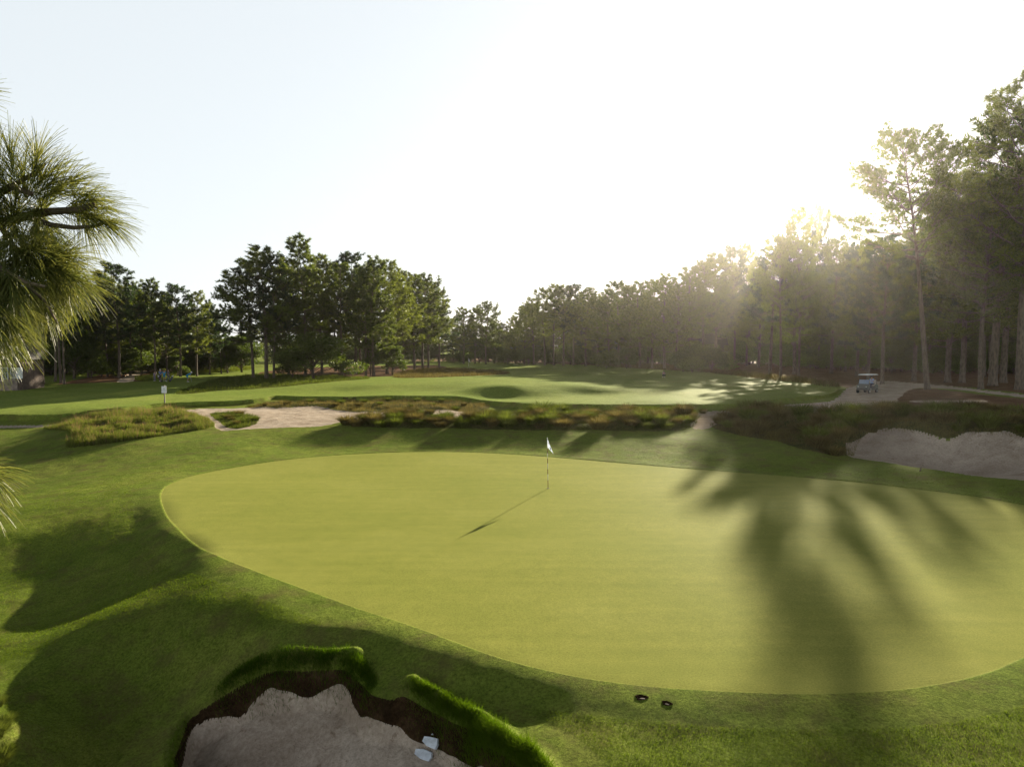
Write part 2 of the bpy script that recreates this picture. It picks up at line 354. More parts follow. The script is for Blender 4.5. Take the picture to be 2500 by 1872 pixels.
def tag(o, label=None, cat=None, group=None, kind=None):
    if label: o['label'] = label
    if cat: o['category'] = cat
    if group: o['group'] = group
    if kind: o['kind'] = kind
    return o
def empty(name, loc, rz=0, scale=1.0):
    o = bpy.data.objects.new(name, None); COL.objects.link(o); o.location = loc; o.rotation_euler = (0, 0, rz)
    o.scale = (scale, scale, scale) if isinstance(scale, (int, float)) else scale
    o.empty_display_size = .2
    return o
def dup(root, loc, rz=0, scale=1.0):
    r = root.copy(); COL.objects.link(r); r.location = loc; r.rotation_euler = (0, 0, rz)
    r.scale = (scale, scale, scale) if isinstance(scale, (int, float)) else scale
    for ch in list(root.children):
        c = ch.copy(); COL.objects.link(c); c.parent = r
        for g in ch.children:
            d = g.copy(); COL.objects.link(d); d.parent = c
    return r
class MB:
    def __init__(s): s.v = []; s.f = []
    def box(s, c, d, rz=0, taper=1.0, ry=0):
        i = len(s.v); m = Matrix.Rotation(rz, 3, 'Z') @ Matrix.Rotation(ry, 3, 'Y')
        for z in (-.5, .5):
            t = 1 if z < 0 else taper
            for x, y in ((-.5, -.5), (.5, -.5), (.5, .5), (-.5, .5)):
                s.v.append(tuple(Vector(c) + m @ Vector((x*d[0]*t, y*d[1]*t, z*d[2]))))
        for q in ((0, 3, 2, 1), (4, 5, 6, 7), (0, 1, 5, 4), (1, 2, 6, 5), (2, 3, 7, 6), (3, 0, 4, 7)): s.f.append([i+k for k in q])
        return s
    def tube(s, pts, rad, n=8, cap=True):
        i0 = len(s.v); pts = [Vector(p) for p in pts]
        if isinstance(rad, (int, float)): rad = [rad]*len(pts)
        for k, p in enumerate(pts):
            d = (pts[min(k+1, len(pts)-1)] - pts[max(k-1, 0)]).normalized()
            a = d.cross(Vector((0, 0, 1)) if abs(d.z) < .9 else Vector((1, 0, 0))).normalized(); b = d.cross(a)
            for j in range(n):
                t = 2*math.pi*j/n; s.v.append(tuple(p + (a*math.cos(t)+b*math.sin(t))*rad[k]))
        for k in range(len(pts)-1):
            for j in range(n):
                s.f.append([i0+k*n+j, i0+k*n+(j+1) % n, i0+(k+1)*n+(j+1) % n, i0+(k+1)*n+j])
        if cap:
            s.f.append([i0+j for j in range(n)][::-1]); s.f.append([i0+(len(pts)-1)*n+j for j in range(n)])
        return s
    def ball(s, c, r, n=10, m=6):
        if isinstance(r, (int, float)): r = (r, r, r)
        pts = []; rad = []
        i0 = len(s.v)
        for a in range(1, m):
            t = math.pi*a/m
            for j in range(n):
                q = 2*math.pi*j/n
                s.v.append((c[0]+r[0]*math.sin(t)*math.cos(q), c[1]+r[1]*math.sin(t)*math.sin(q), c[2]+r[2]*math.cos(t)))
        top = len(s.v); s.v.append((c[0], c[1], c[2]+r[2])); bot = len(s.v); s.v.append((c[0], c[1], c[2]-r[2]))
        for a in range(m-2):
            for j in range(n):
                s.f.append([i0+a*n+j, i0+(a+1)*n+j, i0+(a+1)*n+(j+1) % n, i0+a*n+(j+1) % n])
        for j in range(n):
            s.f.append([top, i0+j, i0+(j+1) % n]); s.f.append([bot, i0+(m-2)*n+(j+1) % n, i0+(m-2)*n+j])
        return s
    def poly(s, pts, faces):
        i = len(s.v); s.v += [tuple(p) for p in pts]; s.f += [[i+k for k in q] for q in faces]; return s
    def build(s, name, mat, parent=None, smooth=False, bevel=0, loc=None):
        me = bpy.data.meshes.new(name); me.from_pydata(s.v, [], s.f); me.materials.append(mat)
        if smooth:
            for p in me.polygons: p.use_smooth = True
        me.update()
        if bevel:
            bm = bmesh.new(); bm.from_mesh(me)
            bmesh.ops.bevel(bm, geom=bm.edges[:], offset=bevel, segments=2, affect='EDGES', profile=.5, clamp_overlap=True)
            bm.to_mesh(me); bm.free()
        return link(name, me, parent, loc)

# ------------------------------------------------------------------ terrain mesh
def build_terrain():
    nc = int(1250*Q)
    th = np.linspace(R(-39), R(39), nc)
    side = np.linspace(R(39), R(321), 60)[1:-1]
    th = np.concatenate([th, side])
    r = np.concatenate([np.exp(np.linspace(math.log(1.5), math.log(10), int(40*Q)))[:-1],
                        np.exp(np.linspace(math.log(10), math.log(22), int(700*Q)))[:-1],
                        np.exp(np.linspace(math.log(22), math.log(230), int(820*Q)))[:-1],
                        np.exp(np.linspace(math.log(230), math.log(2500), 40))])
    TH, RR = np.meshgrid(th, r); X = RR*np.sin(TH); Y = RR*np.cos(TH)
    nr, ncol = X.shape
    # zone of each cell
    sds = {}
    def sdz(pl): return sdpoly(X, Y, pl, 1.5)
    wob = .10*vnoise(X, Y, 1.5, 31)+.06*vnoise(X, Y, 5, 32)
    wobf = wob*np.clip(RR/40, .5, 2.5)
    zones = []
    Bsd = sdpoly(X, Y, BUNKF, 4.0)+0.25*vnoise(X, Y, 1.1, 2)+.08*vnoise(X, Y, 2.6, 3)
    order = [('straw', sdpoly(X, Y, FOREST, 3)), ('straw', sdz(STRAWL)), ('straw', sdz(STRAWR)+wobf*2),
             ('fairway', sdz(FAIR)+wobf*.3), ('straw', sdz(STRAWC)+wobf*2), ('waste', sdz(STRIP)+wobf), ('waste', sdz(PATCH)+wobf*2), ('waste', sdz(NATLIP)+wobf),
             ('waste', sdz(NATL)),
             ('sand', sdz(SAND1)+wobf*2), ('sand', sdz(SAND2)+wobf*2), ('sand', sdz(PATHR)+wobf*2), ('sand', sdz(STREAK1)+wobf*3), ('sand', sdz(STREAK2)+wobf*3),
             ('sand', sdz(PATHL)+wobf), ('sand', sdz(PATHF)+wobf*.5), ('waste', sdz(NATI)+wobf), ('waste', sdz(NATM)+wobf), ('waste', sdz(NATR)+wobf), ('sand', sdz(SAND2)+wobf*2), ('bsand', sdz(BUNKR)+.25*vnoise(X, Y, .8, 42)),
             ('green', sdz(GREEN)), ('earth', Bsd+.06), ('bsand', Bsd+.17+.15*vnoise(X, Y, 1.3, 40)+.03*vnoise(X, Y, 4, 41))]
    names = ['ground', 'straw', 'fairway', 'waste', 'sand', 'bsand', 'green', 'earth']
    vz = np.zeros(X.shape, int); vs = np.full(X.shape, -9.0)
    for nm, s in order:
        vz[s < 0] = names.index(nm)
        sds.setdefault(nm, []).append(s)
    # snap vertices that lie close to an edge onto the smooth edge of the putting green and the fairway
    dXr, dXc = np.gradient(X); dYr, dYc = np.gradient(Y)
    det = dXc*dYr-dXr*dYc; det[np.abs(det) < 1e-12] = 1e-12
    step = np.sqrt(dXr**2+dYr**2); moved = np.zeros(X.shape, bool)
    for s in (sds['green'][0], sds['fairway'][0], sds['bsand'][0], sds['earth'][0], sds['bsand'][1], sds['sand'][0], sds['sand'][1], sds['sand'][2]):
        gy, gx = np.gradient(s)
        wx = (gx*dYr-gy*dYc)/det; wy = (dXc*gy-dXr*gx)/det
        L = np.sqrt(wx*wx+wy*wy)+1e-9; wx /= L; wy /= L
        # reach of one vertex: half a cell in the direction of the gradient
        cell = np.abs(gx)*.5+np.abs(gy)*.5
        mk = (np.abs(s) < cell) & (RR < 240) & ~moved
        X[mk] -= (s*wx/np.maximum(L, .5))[mk]; Y[mk] -= (s*wy/np.maximum(L, .5))[mk]; moved |= mk
    Z = terrain(X, Y)
    V = np.stack([X, Y, Z], -1).reshape(-1, 3)
    V = np.vstack([V, [[0, 0, Z[0].mean()]]])
    i = np.arange(nr-1)[:, None]*ncol; j = np.arange(ncol)[None]; j2 = (j+1) % ncol
    A = (i+j); B = (i+j2); C = (i+ncol+j2); D = (i+ncol+j)
    faces = np.stack([A, D, C, B], -1).reshape(-1, 4)
    cz_ = vz.ravel()[faces]
    fz = np.median(np.sort(cz_, 1), axis=1)
    # majority of the corners (centre rule)
    fz = np.sort(cz_, 1)[:, 1].astype(int)
    fz = np.where((cz_ == cz_[:, [2]]).sum(1) >= 2, cz_[:, 2], fz)
    nmap = dict(ground='ground', straw='pine_straw_ground', fairway='fairway', waste='rough_ground', sand='sand_path', bsand='bunker', green='putting_green', earth='bunker_bank')
    for k, nm in enumerate(names):
        f = faces[fz == k]
        if nm == 'ground':
            fan = [[ (jj+1) % ncol, jj, len(V)-1, len(V)-1] for jj in range(ncol)]
        if len(f) == 0: continue
        u, inv = np.unique(f, return_inverse=True)
        me = np_mesh(nmap[nm], V[u], inv.reshape(-1, 4), M[nm], smooth=True)
        o = link(nmap[nm], me); tag(o, kind='structure')
    mb = MB(); mb.poly([tuple(V[jj]) for jj in range(ncol)], [list(range(ncol))[::-1]])
    o = mb.build('lawn', M['ground']); tag(o, kind='structure')
build_terrain()
# ------------------------------------------------------------------ trees
def unit(a): return a/(np.linalg.norm(a, axis=-1, keepdims=True)+1e-9)
def tufts(rg, cen, axis, L, wid, K, spread=1.0, droop=0.0):
    n = len(cen)
    d = unit(axis[:, None, :] + spread*rg.normal(size=(n, K, 3))*.75)
    d[..., 2] -= droop
    ln = L[:, None, None]*rg.uniform(.65, 1.1, (n, K, 1))
    base = cen[:, None, :] + rg.normal(size=(n, K, 3))*.04
    perp = unit(np.cross(d, rg.normal(size=(n, K, 3))))*wid*.5
    v = np.stack([base-perp, base+perp, base+d*ln], 2).reshape(-1, 3)
    f = np.arange(len(v)).reshape(-1, 3)
    return v, f
def grow_pine(seed, H=22.0, cb=.42, Rc=3.6, nb=46, K=9, dens=1.15, openness=0.0, tl=.5, wid=.10):
    rg = np.random.default_rng(seed); mb = MB()
    ph = rg.uniform(0, 6.28, 4); am = H*.012
    def axis(h):
        t = h/H
        return Vector((am*math.sin(ph[0]+t*3.1)*t*2.2, am*math.sin(ph[1]+t*2.7)*t*2.2, h))
    r0 = H*.0098+.04
    hs = [0, .25, .8, 2] + list(np.linspace(4, H*.97, 12))
    mb.tube([axis(h) for h in hs], [r0*1.45, r0*1.15, r0, r0*.95]+[max(.03, r0*(1-.93*(h/H)**1.15)) for h in hs[4:]], 9)
    C = []; A = []
    for i in range(nb):
        t = ((i+rg.uniform(0, 1))/nb)
        h = H*(cb+(0.985-cb)*t)
        prof = (min(1, .6+t*2.0))*((1-t)**.55+.10) * rg.uniform(.55, 1.2)
        if openness and rg.random() < openness: continue
        Lb = Rc*prof*1.15
        az = i*2.399+rg.uniform(-.4, .4)
        el0 = R(rg.uniform(-12, 18)+t*38); curve = R(rg.uniform(12, 40))
        p = axis(h); pts = [p]; n = 6
        for k in range(n):
            e = el0+curve*(k/n); azk = az+rg.uniform(-.18, .18)
            p = p+Vector((math.cos(azk)*math.cos(e), math.sin(azk)*math.cos(e), math.sin(e)))*(Lb/n); pts.append(p)
        rb = max(.02, r0*.34*(1-t*.6))*min(1, Lb/3+.3)
        mb.tube(pts, [rb*(1-.8*k/n) for k in range(n+1)], 5, False)
        ns = max(3, int(Lb*2.6*dens))
        for s in range(ns):
            q = (.32+.68*(s+rg.uniform(0, 1))/ns); k = min(n-1, int(q*n)); a = pts[k].lerp(pts[k+1], q*n-k)
            az2 = az+rg.choice([-1, 1])*rg.uniform(.4, 1.3)*(1.2-q*.7); e2 = rg.uniform(-.1, .9)
            l2 = Lb*rg.uniform(.16, .36)*(1.25-q*.5)+.15
            b = a+Vector((math.cos(az2)*math.cos(e2), math.sin(az2)*math.cos(e2), math.sin(e2)))*l2
            if s % 2 == 0 or openness: mb.tube([a, a.lerp(b, .5)+Vector((0, 0, -.04)), b], [rb*.3, rb*.22, rb*.1], 3, False)
            m = 5 if dens >= 1 else 4
            for g in range(m):
                c = a.lerp(b, .45+.6*(g+.5)/m)
                C.append((c.x+rg.normal()*.14, c.y+rg.normal()*.14, c.z+rg.normal()*.10))
                A.append((math.cos(az2)*.7, math.sin(az2)*.7, .75+rg.uniform(-.2, .5)))
    # dead stubs on the bare stem
    for i in range(5):
        h = H*rg.uniform(cb*.55, cb); az = rg.uniform(0, 6.28); a = axis(h); l = rg.uniform(.5, 1.4)
        mb.tube([a, a+Vector((math.cos(az)*l, math.sin(az)*l, rg.uniform(-.2, .2)))], [.035, .012], 3, False)
    C = np.array(C); A = unit(np.array(A))
    v, f = tufts(rg, C, A, np.full(len(C), tl)*rg.uniform(.8, 1.25, len(C)), wid, K, 1.1)
    return mb, v, f
def mesh_of(mb, name, mat, smooth=True):
    me = bpy.data.meshes.new(name); me.from_pydata(mb.v, [], mb.f); me.materials.append(mat)
    for p in me.polygons: p.use_smooth = smooth
    me.update(); return me
PINES = []
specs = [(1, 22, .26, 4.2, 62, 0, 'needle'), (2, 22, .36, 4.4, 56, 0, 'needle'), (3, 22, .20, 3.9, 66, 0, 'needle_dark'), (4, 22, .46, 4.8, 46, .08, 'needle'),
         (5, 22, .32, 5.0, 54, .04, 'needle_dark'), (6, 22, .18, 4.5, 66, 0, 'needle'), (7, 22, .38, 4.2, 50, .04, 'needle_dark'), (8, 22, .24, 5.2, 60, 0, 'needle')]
for sd_, H, cb, Rc, nb, op, mt in specs:
    mb, v, f = grow_pine(sd_, H, cb, Rc, nb, openness=op)
    PINES.append((mesh_of(mb, 'pine_trunk', M['bark']), np_mesh('pine_crown', v, f, M[mt]), H))
mb, v, f = grow_pine(21, 25, .50, 6.6, 58, K=13, openness=.12, tl=.42, wid=.065)
FULL = []
for sd_ in (51, 52):
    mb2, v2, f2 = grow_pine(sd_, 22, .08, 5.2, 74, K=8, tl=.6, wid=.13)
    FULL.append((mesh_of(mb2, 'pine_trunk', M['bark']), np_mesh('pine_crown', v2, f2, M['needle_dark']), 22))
TALL_OPEN = (mesh_of(mb, 'pine_trunk', M['bark']), np_mesh('pine_crown', v, f, M['needle']), 25)
mb, v, f = grow_pine(22, 25, .34, 5.2, 62, K=12, openness=.04, tl=.40, wid=.07)
TALL_FULL = (mesh_of(mb, 'pine_trunk', M['bark']), np_mesh('pine_crown', v, f, M['needle']), 25)
mb, v, f = grow_pine(23, 28, .36, 6.6, 62, K=12, openness=.12, tl=.40, wid=.07)
TALL_WIDE = (mesh_of(mb, 'pine_trunk', M['bark']), np_mesh('pine_crown', v, f, M['needle']), 28)

def grow_broad(seed, H=8.0, Rw=4.5, n=9000, low=.08, leaf=.26):
    rg = np.random.default_rng(seed); mb = MB(); C = []
    mb.tube([(0, 0, 0), (.08, .05, H*.2), (.1, 0, H*.45)], [H*.026, H*.02, H*.012], 7)
    nb = 26; cen = []
    for i in range(nb):
        az = i*2.4+rg.uniform(-.4, .4); t = rg.uniform(0, 1); rr = Rw*(1-.55*t)*rg.uniform(.45, .98)
        c = np.array([math.cos(az)*rr, math.sin(az)*rr, H*(low+.16+(.74-low)*t)])
        mb.tube([(0.05, 0, H*(.08+.3*t)), tuple(c*.5+np.array([0, 0, H*.12])), tuple(c)], [H*.009, H*.005, .012], 4, False); cen.append((c, rg.uniform(.55, 1.0)*Rw*.32))
    cen.append((np.array([0, 0, H*.86]), Rw*.34))
    pts = []; ax = []
    for c, r in cen:
        k = int(n*(r/(Rw*.32))**2/27*1.3)
        d = unit(rg.normal(size=(k, 3))); rad = rg.uniform(.35, 1.05, (k, 1))**.6
        q = c+d*rad*r*np.array([1.15, 1.15, .7]); q[:, 2] = np.clip(q[:, 2], .1, None)
        pts.append(q); ax.append(unit(d+np.array([0, 0, .5])))
    pts = np.vstack(pts); ax = np.vstack(ax)
    v, f = tufts(rg, pts, ax, np.full(len(pts), leaf), leaf*.55, 2, 1.0)
    return mesh_of(mb, 'trunk', M['bark']), np_mesh('crown', v, f, M['leaf']), H
BROAD = [grow_broad(31), grow_broad(32, 8, 3.6), grow_broad(33, 8, 5.4, 11000)]
BUSH = [grow_broad(41, 3, 2.0, 2600, .0, .2), grow_broad(42, 3, 2.6, 3200, .0, .2)]

def ztop(u, v, dist):
    d = raydir(u, v); return CAMZ + dist*d[2]/d[1]
def plant(kind, name, u, dist, vtop, label, cat, group=None, ws=1.0, lean=0.0, rz=None, crown_only=False):
    tr, cr, H0 = kind
    x = (u-1250)/F*dist; x = x/ (raydir(u, 900)[1]) if False else x
    z = tz(x, dist)-.06
    H = max(1.2, ztop(u, vtop, dist)-z)
    s = H/H0; sx = s*ws
    r = empty(name, (x, dist, z), 0, (sx, sx, s))
    r.rotation_euler = (0, -lean, 0); 
    a = link('trunk', tr, r); b = link('crown', cr, r)
    ro = random.uniform(0, 6.28) if rz is None else rz
    a.rotation_euler = (0, 0, ro); b.rotation_euler = (0, 0, ro)
    tag(r, label, cat, group)
    return r
GL = 'pines of the wood on the left'; GC = 'pines of the central grove'; GF = 'trees of the far hazy wood'; GR = 'pines of the right-hand wood'
TREES = [
 # u, dist, top, ws, lean, variant, label, group
 (20,112,700,1,0,0,'pine trunk rising beside the brick house at the left edge of the photo',GL),
 (104,104,640,1.0,.0,3,'slim straight pine trunk just right of the brick house',GL),
 (134,108,655,.9,-.05,1,'pine trunk leaning left, first of the close group near the house',GL),
 (148,105,640,1,.05,3,'thick pine of the close group near the house, leaning right',GL),
 (156,104,660,.8,.03,6,'thin pine stem touching the right side of the thick pine near the house',GL),
 (215,118,705,1,0,2,'dense pine half hidden behind the hanging needles of the near branch',GL),
 (262,121,672,1,0,5,'pine with the second highest crown in the left wood',GL),
 (290,117,646,1.15,0,4,'tallest pine of the left wood, straight above the sandy path',GL),
 (318,127,690,1,0,3,'pine whose trunk stands at the top of the sandy path',GL),
 (345,130,705,.9,0,0,'narrow pine between the sandy path and the four golfers',GL),
 (378,123,686,1,0,1,'pine standing directly behind the four golfers',GL),
 (408,135,718,1,0,5,'pine in a dip of the left skyline behind the golfers',GL),
 (440,127,697,1.1,0,4,'flat topped pine above the putting golfer',GL),
 (480,130,712,1,0,0,'pine with a rounded crown right of the putting golfer',GL),
 (512,138,735,.9,0,2,'pine at the stepped right shoulder of the left wood',GL),
 (540,143,757,.9,0,6,'lowest pine at the right end of the left wood',GL),
 (618,118,640,1.15,.04,4,'dark pine leaning left at the left edge of the central grove',GC),
 (650,114,606,1.3,.02,7,'broad dark pine with open limbs, first tall crown of the central grove',GC),
 (668,113,628,.9,0,6,'straight trunk right beside the broad dark pine of the central grove',GC),
 (705,132,640,1,0,5,'pine behind the dark leafy tree in the central grove',GC),
 (745,121,582,1.0,0,1,'tallest pine of the central grove',GC),
 (786,136,622,1,0,0,'pine in the notch right of the tallest crown of the central grove',GC),
 (835,125,648,1,0,3,'pine with bare lower trunk in the middle of the central grove',GC),
 (868,140,618,1.1,0,4,'second highest round crown of the central grove',GC),
 (893,121,662,.9,0,1,'slim straight pine at the front of the central grove, left of a pair',GC),
 (912,121,632,1.05,0,5,'thick pine at the front of the central grove, right of a pair',GC),
 (945,134,640,1.2,0,7,'bushy lit pine on the right half of the central grove',GC),
 (985,150,660,1.1,0,5,'pine with sunlit yellow green foliage near the right end of the grove',GC),
 (1012,156,668,1.1,0,0,'tall sunlit pine at the right end of the grove above the brown ground',GC),
 (1032,163,672,1.2,0,7,'pine with two bare trunks below at the right end of the grove',GC),
 (1046,170,690,1.1,0,1,'second last pine of the grove towards the far flag',GC),
 (1072,178,712,1.2,0,4,'last and lowest pine of the grove towards the far flag',GC),
 (700,146,668,1,0,2,None,GC),(820,152,650,1,0,5,None,GC),(880,158,650,1,0,0,None,GC),(960,160,675,1.2,0,5,None,GC),(760,150,650,1,0,0,None,GC),
 (1132,228,752,1.3,0,0,'rounded hazy tree behind the far white flag',GF),
 (1160,235,750,1.2,0,5,None,GF),(1186,228,738,1.2,0,7,'highest hazy tree left of the gap in the far skyline',GF),(1206,250,778,1.3,0,5,None,GF),
 (1232,250,790,1.2,0,0,'low hazy tree right in the gap of the far skyline',GF),
 (1258,232,772,1.2,0,5,None,GF),(1280,224,750,1.3,0,7,None,GF),(1303,216,728,1.2,0,0,None,GF),
 (1330,211,706,1.1,0,3,'flat topped pine starting the raised part of the far skyline',GR),
 (1352,209,697,1.1,0,1,None,GR),(1376,207,701,1.1,0,3,None,GR),(1400,206,697,1.1,0,6,'pine with layered see-through top in the far skyline',GR),(1430,200,706,1.2,0,1,None,GR),
 (1460,199,722,1.3,0,5,None,GR),(1487,190,708,1.2,0,0,None,GR),(1510,186,690,1.2,0,3,None,GR),(1538,181,700,1.2,0,5,None,GR),
 (1562,178,690,1.2,0,7,None,GR),(1592,172,686,1.2,0,1,None,GR),(1622,166,674,1.2,0,5,'broad dark crown rising above the crouching golfer',GR),(1650,160,692,1.1,0,0,None,GR),
 (1684,185,655,1.1,0,3,'pine with a small detached top where the right wood starts to climb',GR),
 (1716,190,640,1.1,0,1,None,GR),(1746,192,622,1.2,0,7,None,GR),(1792,196,604,.8,0,4,'pine with a rounded head halfway up the climbing skyline',GR),
 (1822,196,600,.75,0,1,None,GR),(1852,176,640,1.1,0,5,None,GR),(1880,124,606,1.1,0,6,'open pine with sky between its upper tufts',GR),
 (1906,118,578,.85,0,3,'slim open pine left of the sunlit tall crowns',GR),(1940,126,585,1.2,0,5,None,GR),
 (1950,118,512,.66,0,7,'tall pine with a double tuft top glowing in the sun glare',GR),
 (1998,160,507,.46,0,4,'tall broad pine in the strongest sun glare',GR),(2030,126,582,1.0,0,0,None,GR),
 (2064,135,600,.9,0,5,'pine behind the left side of the golf cart',GR),(2092,110,600,1.0,0,2,None,GR),(2120,92,602,1.0,0,7,None,GR),
 (2155,88,575,1.1,0,4,None,GR),(2232,92,560,1.2,0,7,None,GR),(2315,86,470,1.3,0,5,None,GR),(2350,84,432,1.2,0,4,'dense pine filling the dip between the two tallest crowns',GR),
 (2450,82,420,1.3,0,7,None,GR),(2590,72,330,1.2,0,5,None,GR),(2680,80,330,1.3,0,5,None,GR),(2400,96,470,1.3,0,7,None,GR),(2425,76,285,1.25,0,3,'tall open pine just left of the tallest one at the right edge',GR),(2545,90,400,1.3,0,7,None,GR),
]
gname = {GL: 'pine deeper in the left wood behind the golfers', GC: 'pine hidden inside the central grove behind its front trunks',
         GF: 'hazy tree in the far background wood', GR: 'pine in the continuous dark wall of the right-hand wood'}
for u, dist, top, ws, lean, k, lab, g in TREES:
    plant(PINES[k], 'pine_tree', u, dist, top, lab or gname[g], 'tree', g, ws, lean)
plant(TALL_OPEN, 'pine_tree', 2266, 71, 326, 'tall open pine right of the golf cart with see-through crown and thick trunk', 'tree', GR, .95, R(7.5), 1.0)
plant(TALL_FULL, 'pine_tree', 2396, 70, 452, 'pine with straight trunk standing on the brown needles near the right edge', 'tree', GR, 1.1, 0, 2.0)
plant(TALL_WIDE, 'pine_tree', 2490, 68, 200, 'tallest pine of all at the right edge of the photo', 'tree', GR, 1.15, R(1), .5)
# rows behind, closing the woods
TOPS = [(-400,640),(100,700),(290,700),(400,735),(520,760),(560,795),(640,800),(900,790),(1100,765),(1170,765),(1210,795),(1240,795),(1300,745),(1500,730),(1700,715),(1900,680),(2020,655),(2150,630),(2300,560),(2500,430),(2800,400)]
FD = [(-400,125),(300,130),(560,165),(640,240),(900,250),(1100,250),(1300,235),(1500,210),(1700,206),(1850,206),(1950,165),(2100,132),(2300,112),(2500,100),(2800,92)]
rg = np.random.default_rng(5)
def itp(tab, u): return float(np.interp(u, [a for a, b in tab], [b for a, b in tab]))
for i in range(120):
    u = -380+3150*((i*0.618034) % 1.0); d = itp(FD, u)+rg.uniform(4, 45)
    g = GL if u < 600 else GF if u < 1320 else GR
    plant(PINES[[0, 5, 7, 2, 5][i % 5]], 'pine_tree', u, d, itp(TOPS, u)+rg.uniform(-6, 26), gname[g], 'tree', g, rg.uniform(1.1, 1.5))
for i in range(70):
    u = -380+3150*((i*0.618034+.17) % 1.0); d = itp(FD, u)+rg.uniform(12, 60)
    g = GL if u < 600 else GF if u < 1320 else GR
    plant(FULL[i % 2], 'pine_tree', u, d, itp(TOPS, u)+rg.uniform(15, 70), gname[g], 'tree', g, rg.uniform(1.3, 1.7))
for u, d, t in ((1600, 235, 790), (1590, 228, 800), (1838, 232, 760), (1828, 226, 770)):
    plant(FULL[d % 2], 'pine_tree', u, d, t, gname[GR], 'tree', GR, 1.6)
# understory
GU = 'leafy trees and shrubs under the pines'
for u, d, top, k, ws, lab in [(765,110,812,2,1.35,'dark wide leafy tree at the front of the central grove'),(715,116,850,0,1.0,'small leafy tree left of the wide dark one in the central grove'),
    (958,126,842,1,1.2,'light green leafy tree under the right part of the grove'),(590,150,818,0,1.2,'bright leafy tree between the left wood and the central grove'),
    (555,146,838,1,1.2,'leafy tree left of the bright one between wood and grove'),(905,122,822,1,.7,'small leafy clump between the pair of front trunks'),
    (222,116,850,0,1.1,'pale leafy tree behind the sandy path in the left wood'),(300,125,845,2,1.0,'leafy tree under the tallest pine of the left wood'),
    (432,128,866,1,1.1,'low leafy tree behind the putting golfer'),(180,114,800,0,1.1,'leafy tree beside the close group of trunks near the house')]:
    plant(BROAD[k], 'leafy_tree', u, d, top, lab, 'tree', GU, ws)
for i in range(130):
    u = -200+2900*((i*0.618034+.3) % 1.0)
    if 600 < u < 700: continue
    d = itp(FD, u)+rg.uniform(-8, 14)
    if u > 1900: d = itp(FD, u)+rg.uniform(0, 20)
    h = rg.uniform(2.2, 7)
    v = 850-(h-4.6)/d*F
    plant(BUSH[i % 2] if h < 4.2 else BROAD[i % 3], 'shrub', u, d, v, 'dark shrub growing between the trunks at the foot of the woods', 'shrub', 'shrubs at the foot of the woods', rg.uniform(1.2, 1.9))

for i in range(60):
    u = 1560+1150*((i*0.618034+.6) % 1.0); d = itp(FD, u)+rg.uniform(5, 30); hh = rg.uniform(4, 9)
    plant(BROAD[i % 3], 'shrub', u, d, 850-(hh-4.4)/d*F, 'dark undergrowth tree closing the depth of the right-hand wood', 'shrub', 'undergrowth deep in the right-hand wood', rg.uniform(1.2, 1.7))
for i, (u, d, hh) in enumerate(((1668, 150, 4.5), (1690, 146, 3.0), (1706, 149, 5.5), (1738, 147, 5.0), (1760, 150, 4.0), (1480, 178, 4), (1530, 176, 5), (1240, 225, 4), (1290, 222, 5))):
    plant(BROAD[i % 3] if hh > 4.2 else BUSH[i % 2], 'shrub', u, d, 850-(hh-4.8)/d*F, 'dark shrub partly hiding a house among the trunks of the far wood', 'shrub', 'shrubs in front of the far houses', 1.3)

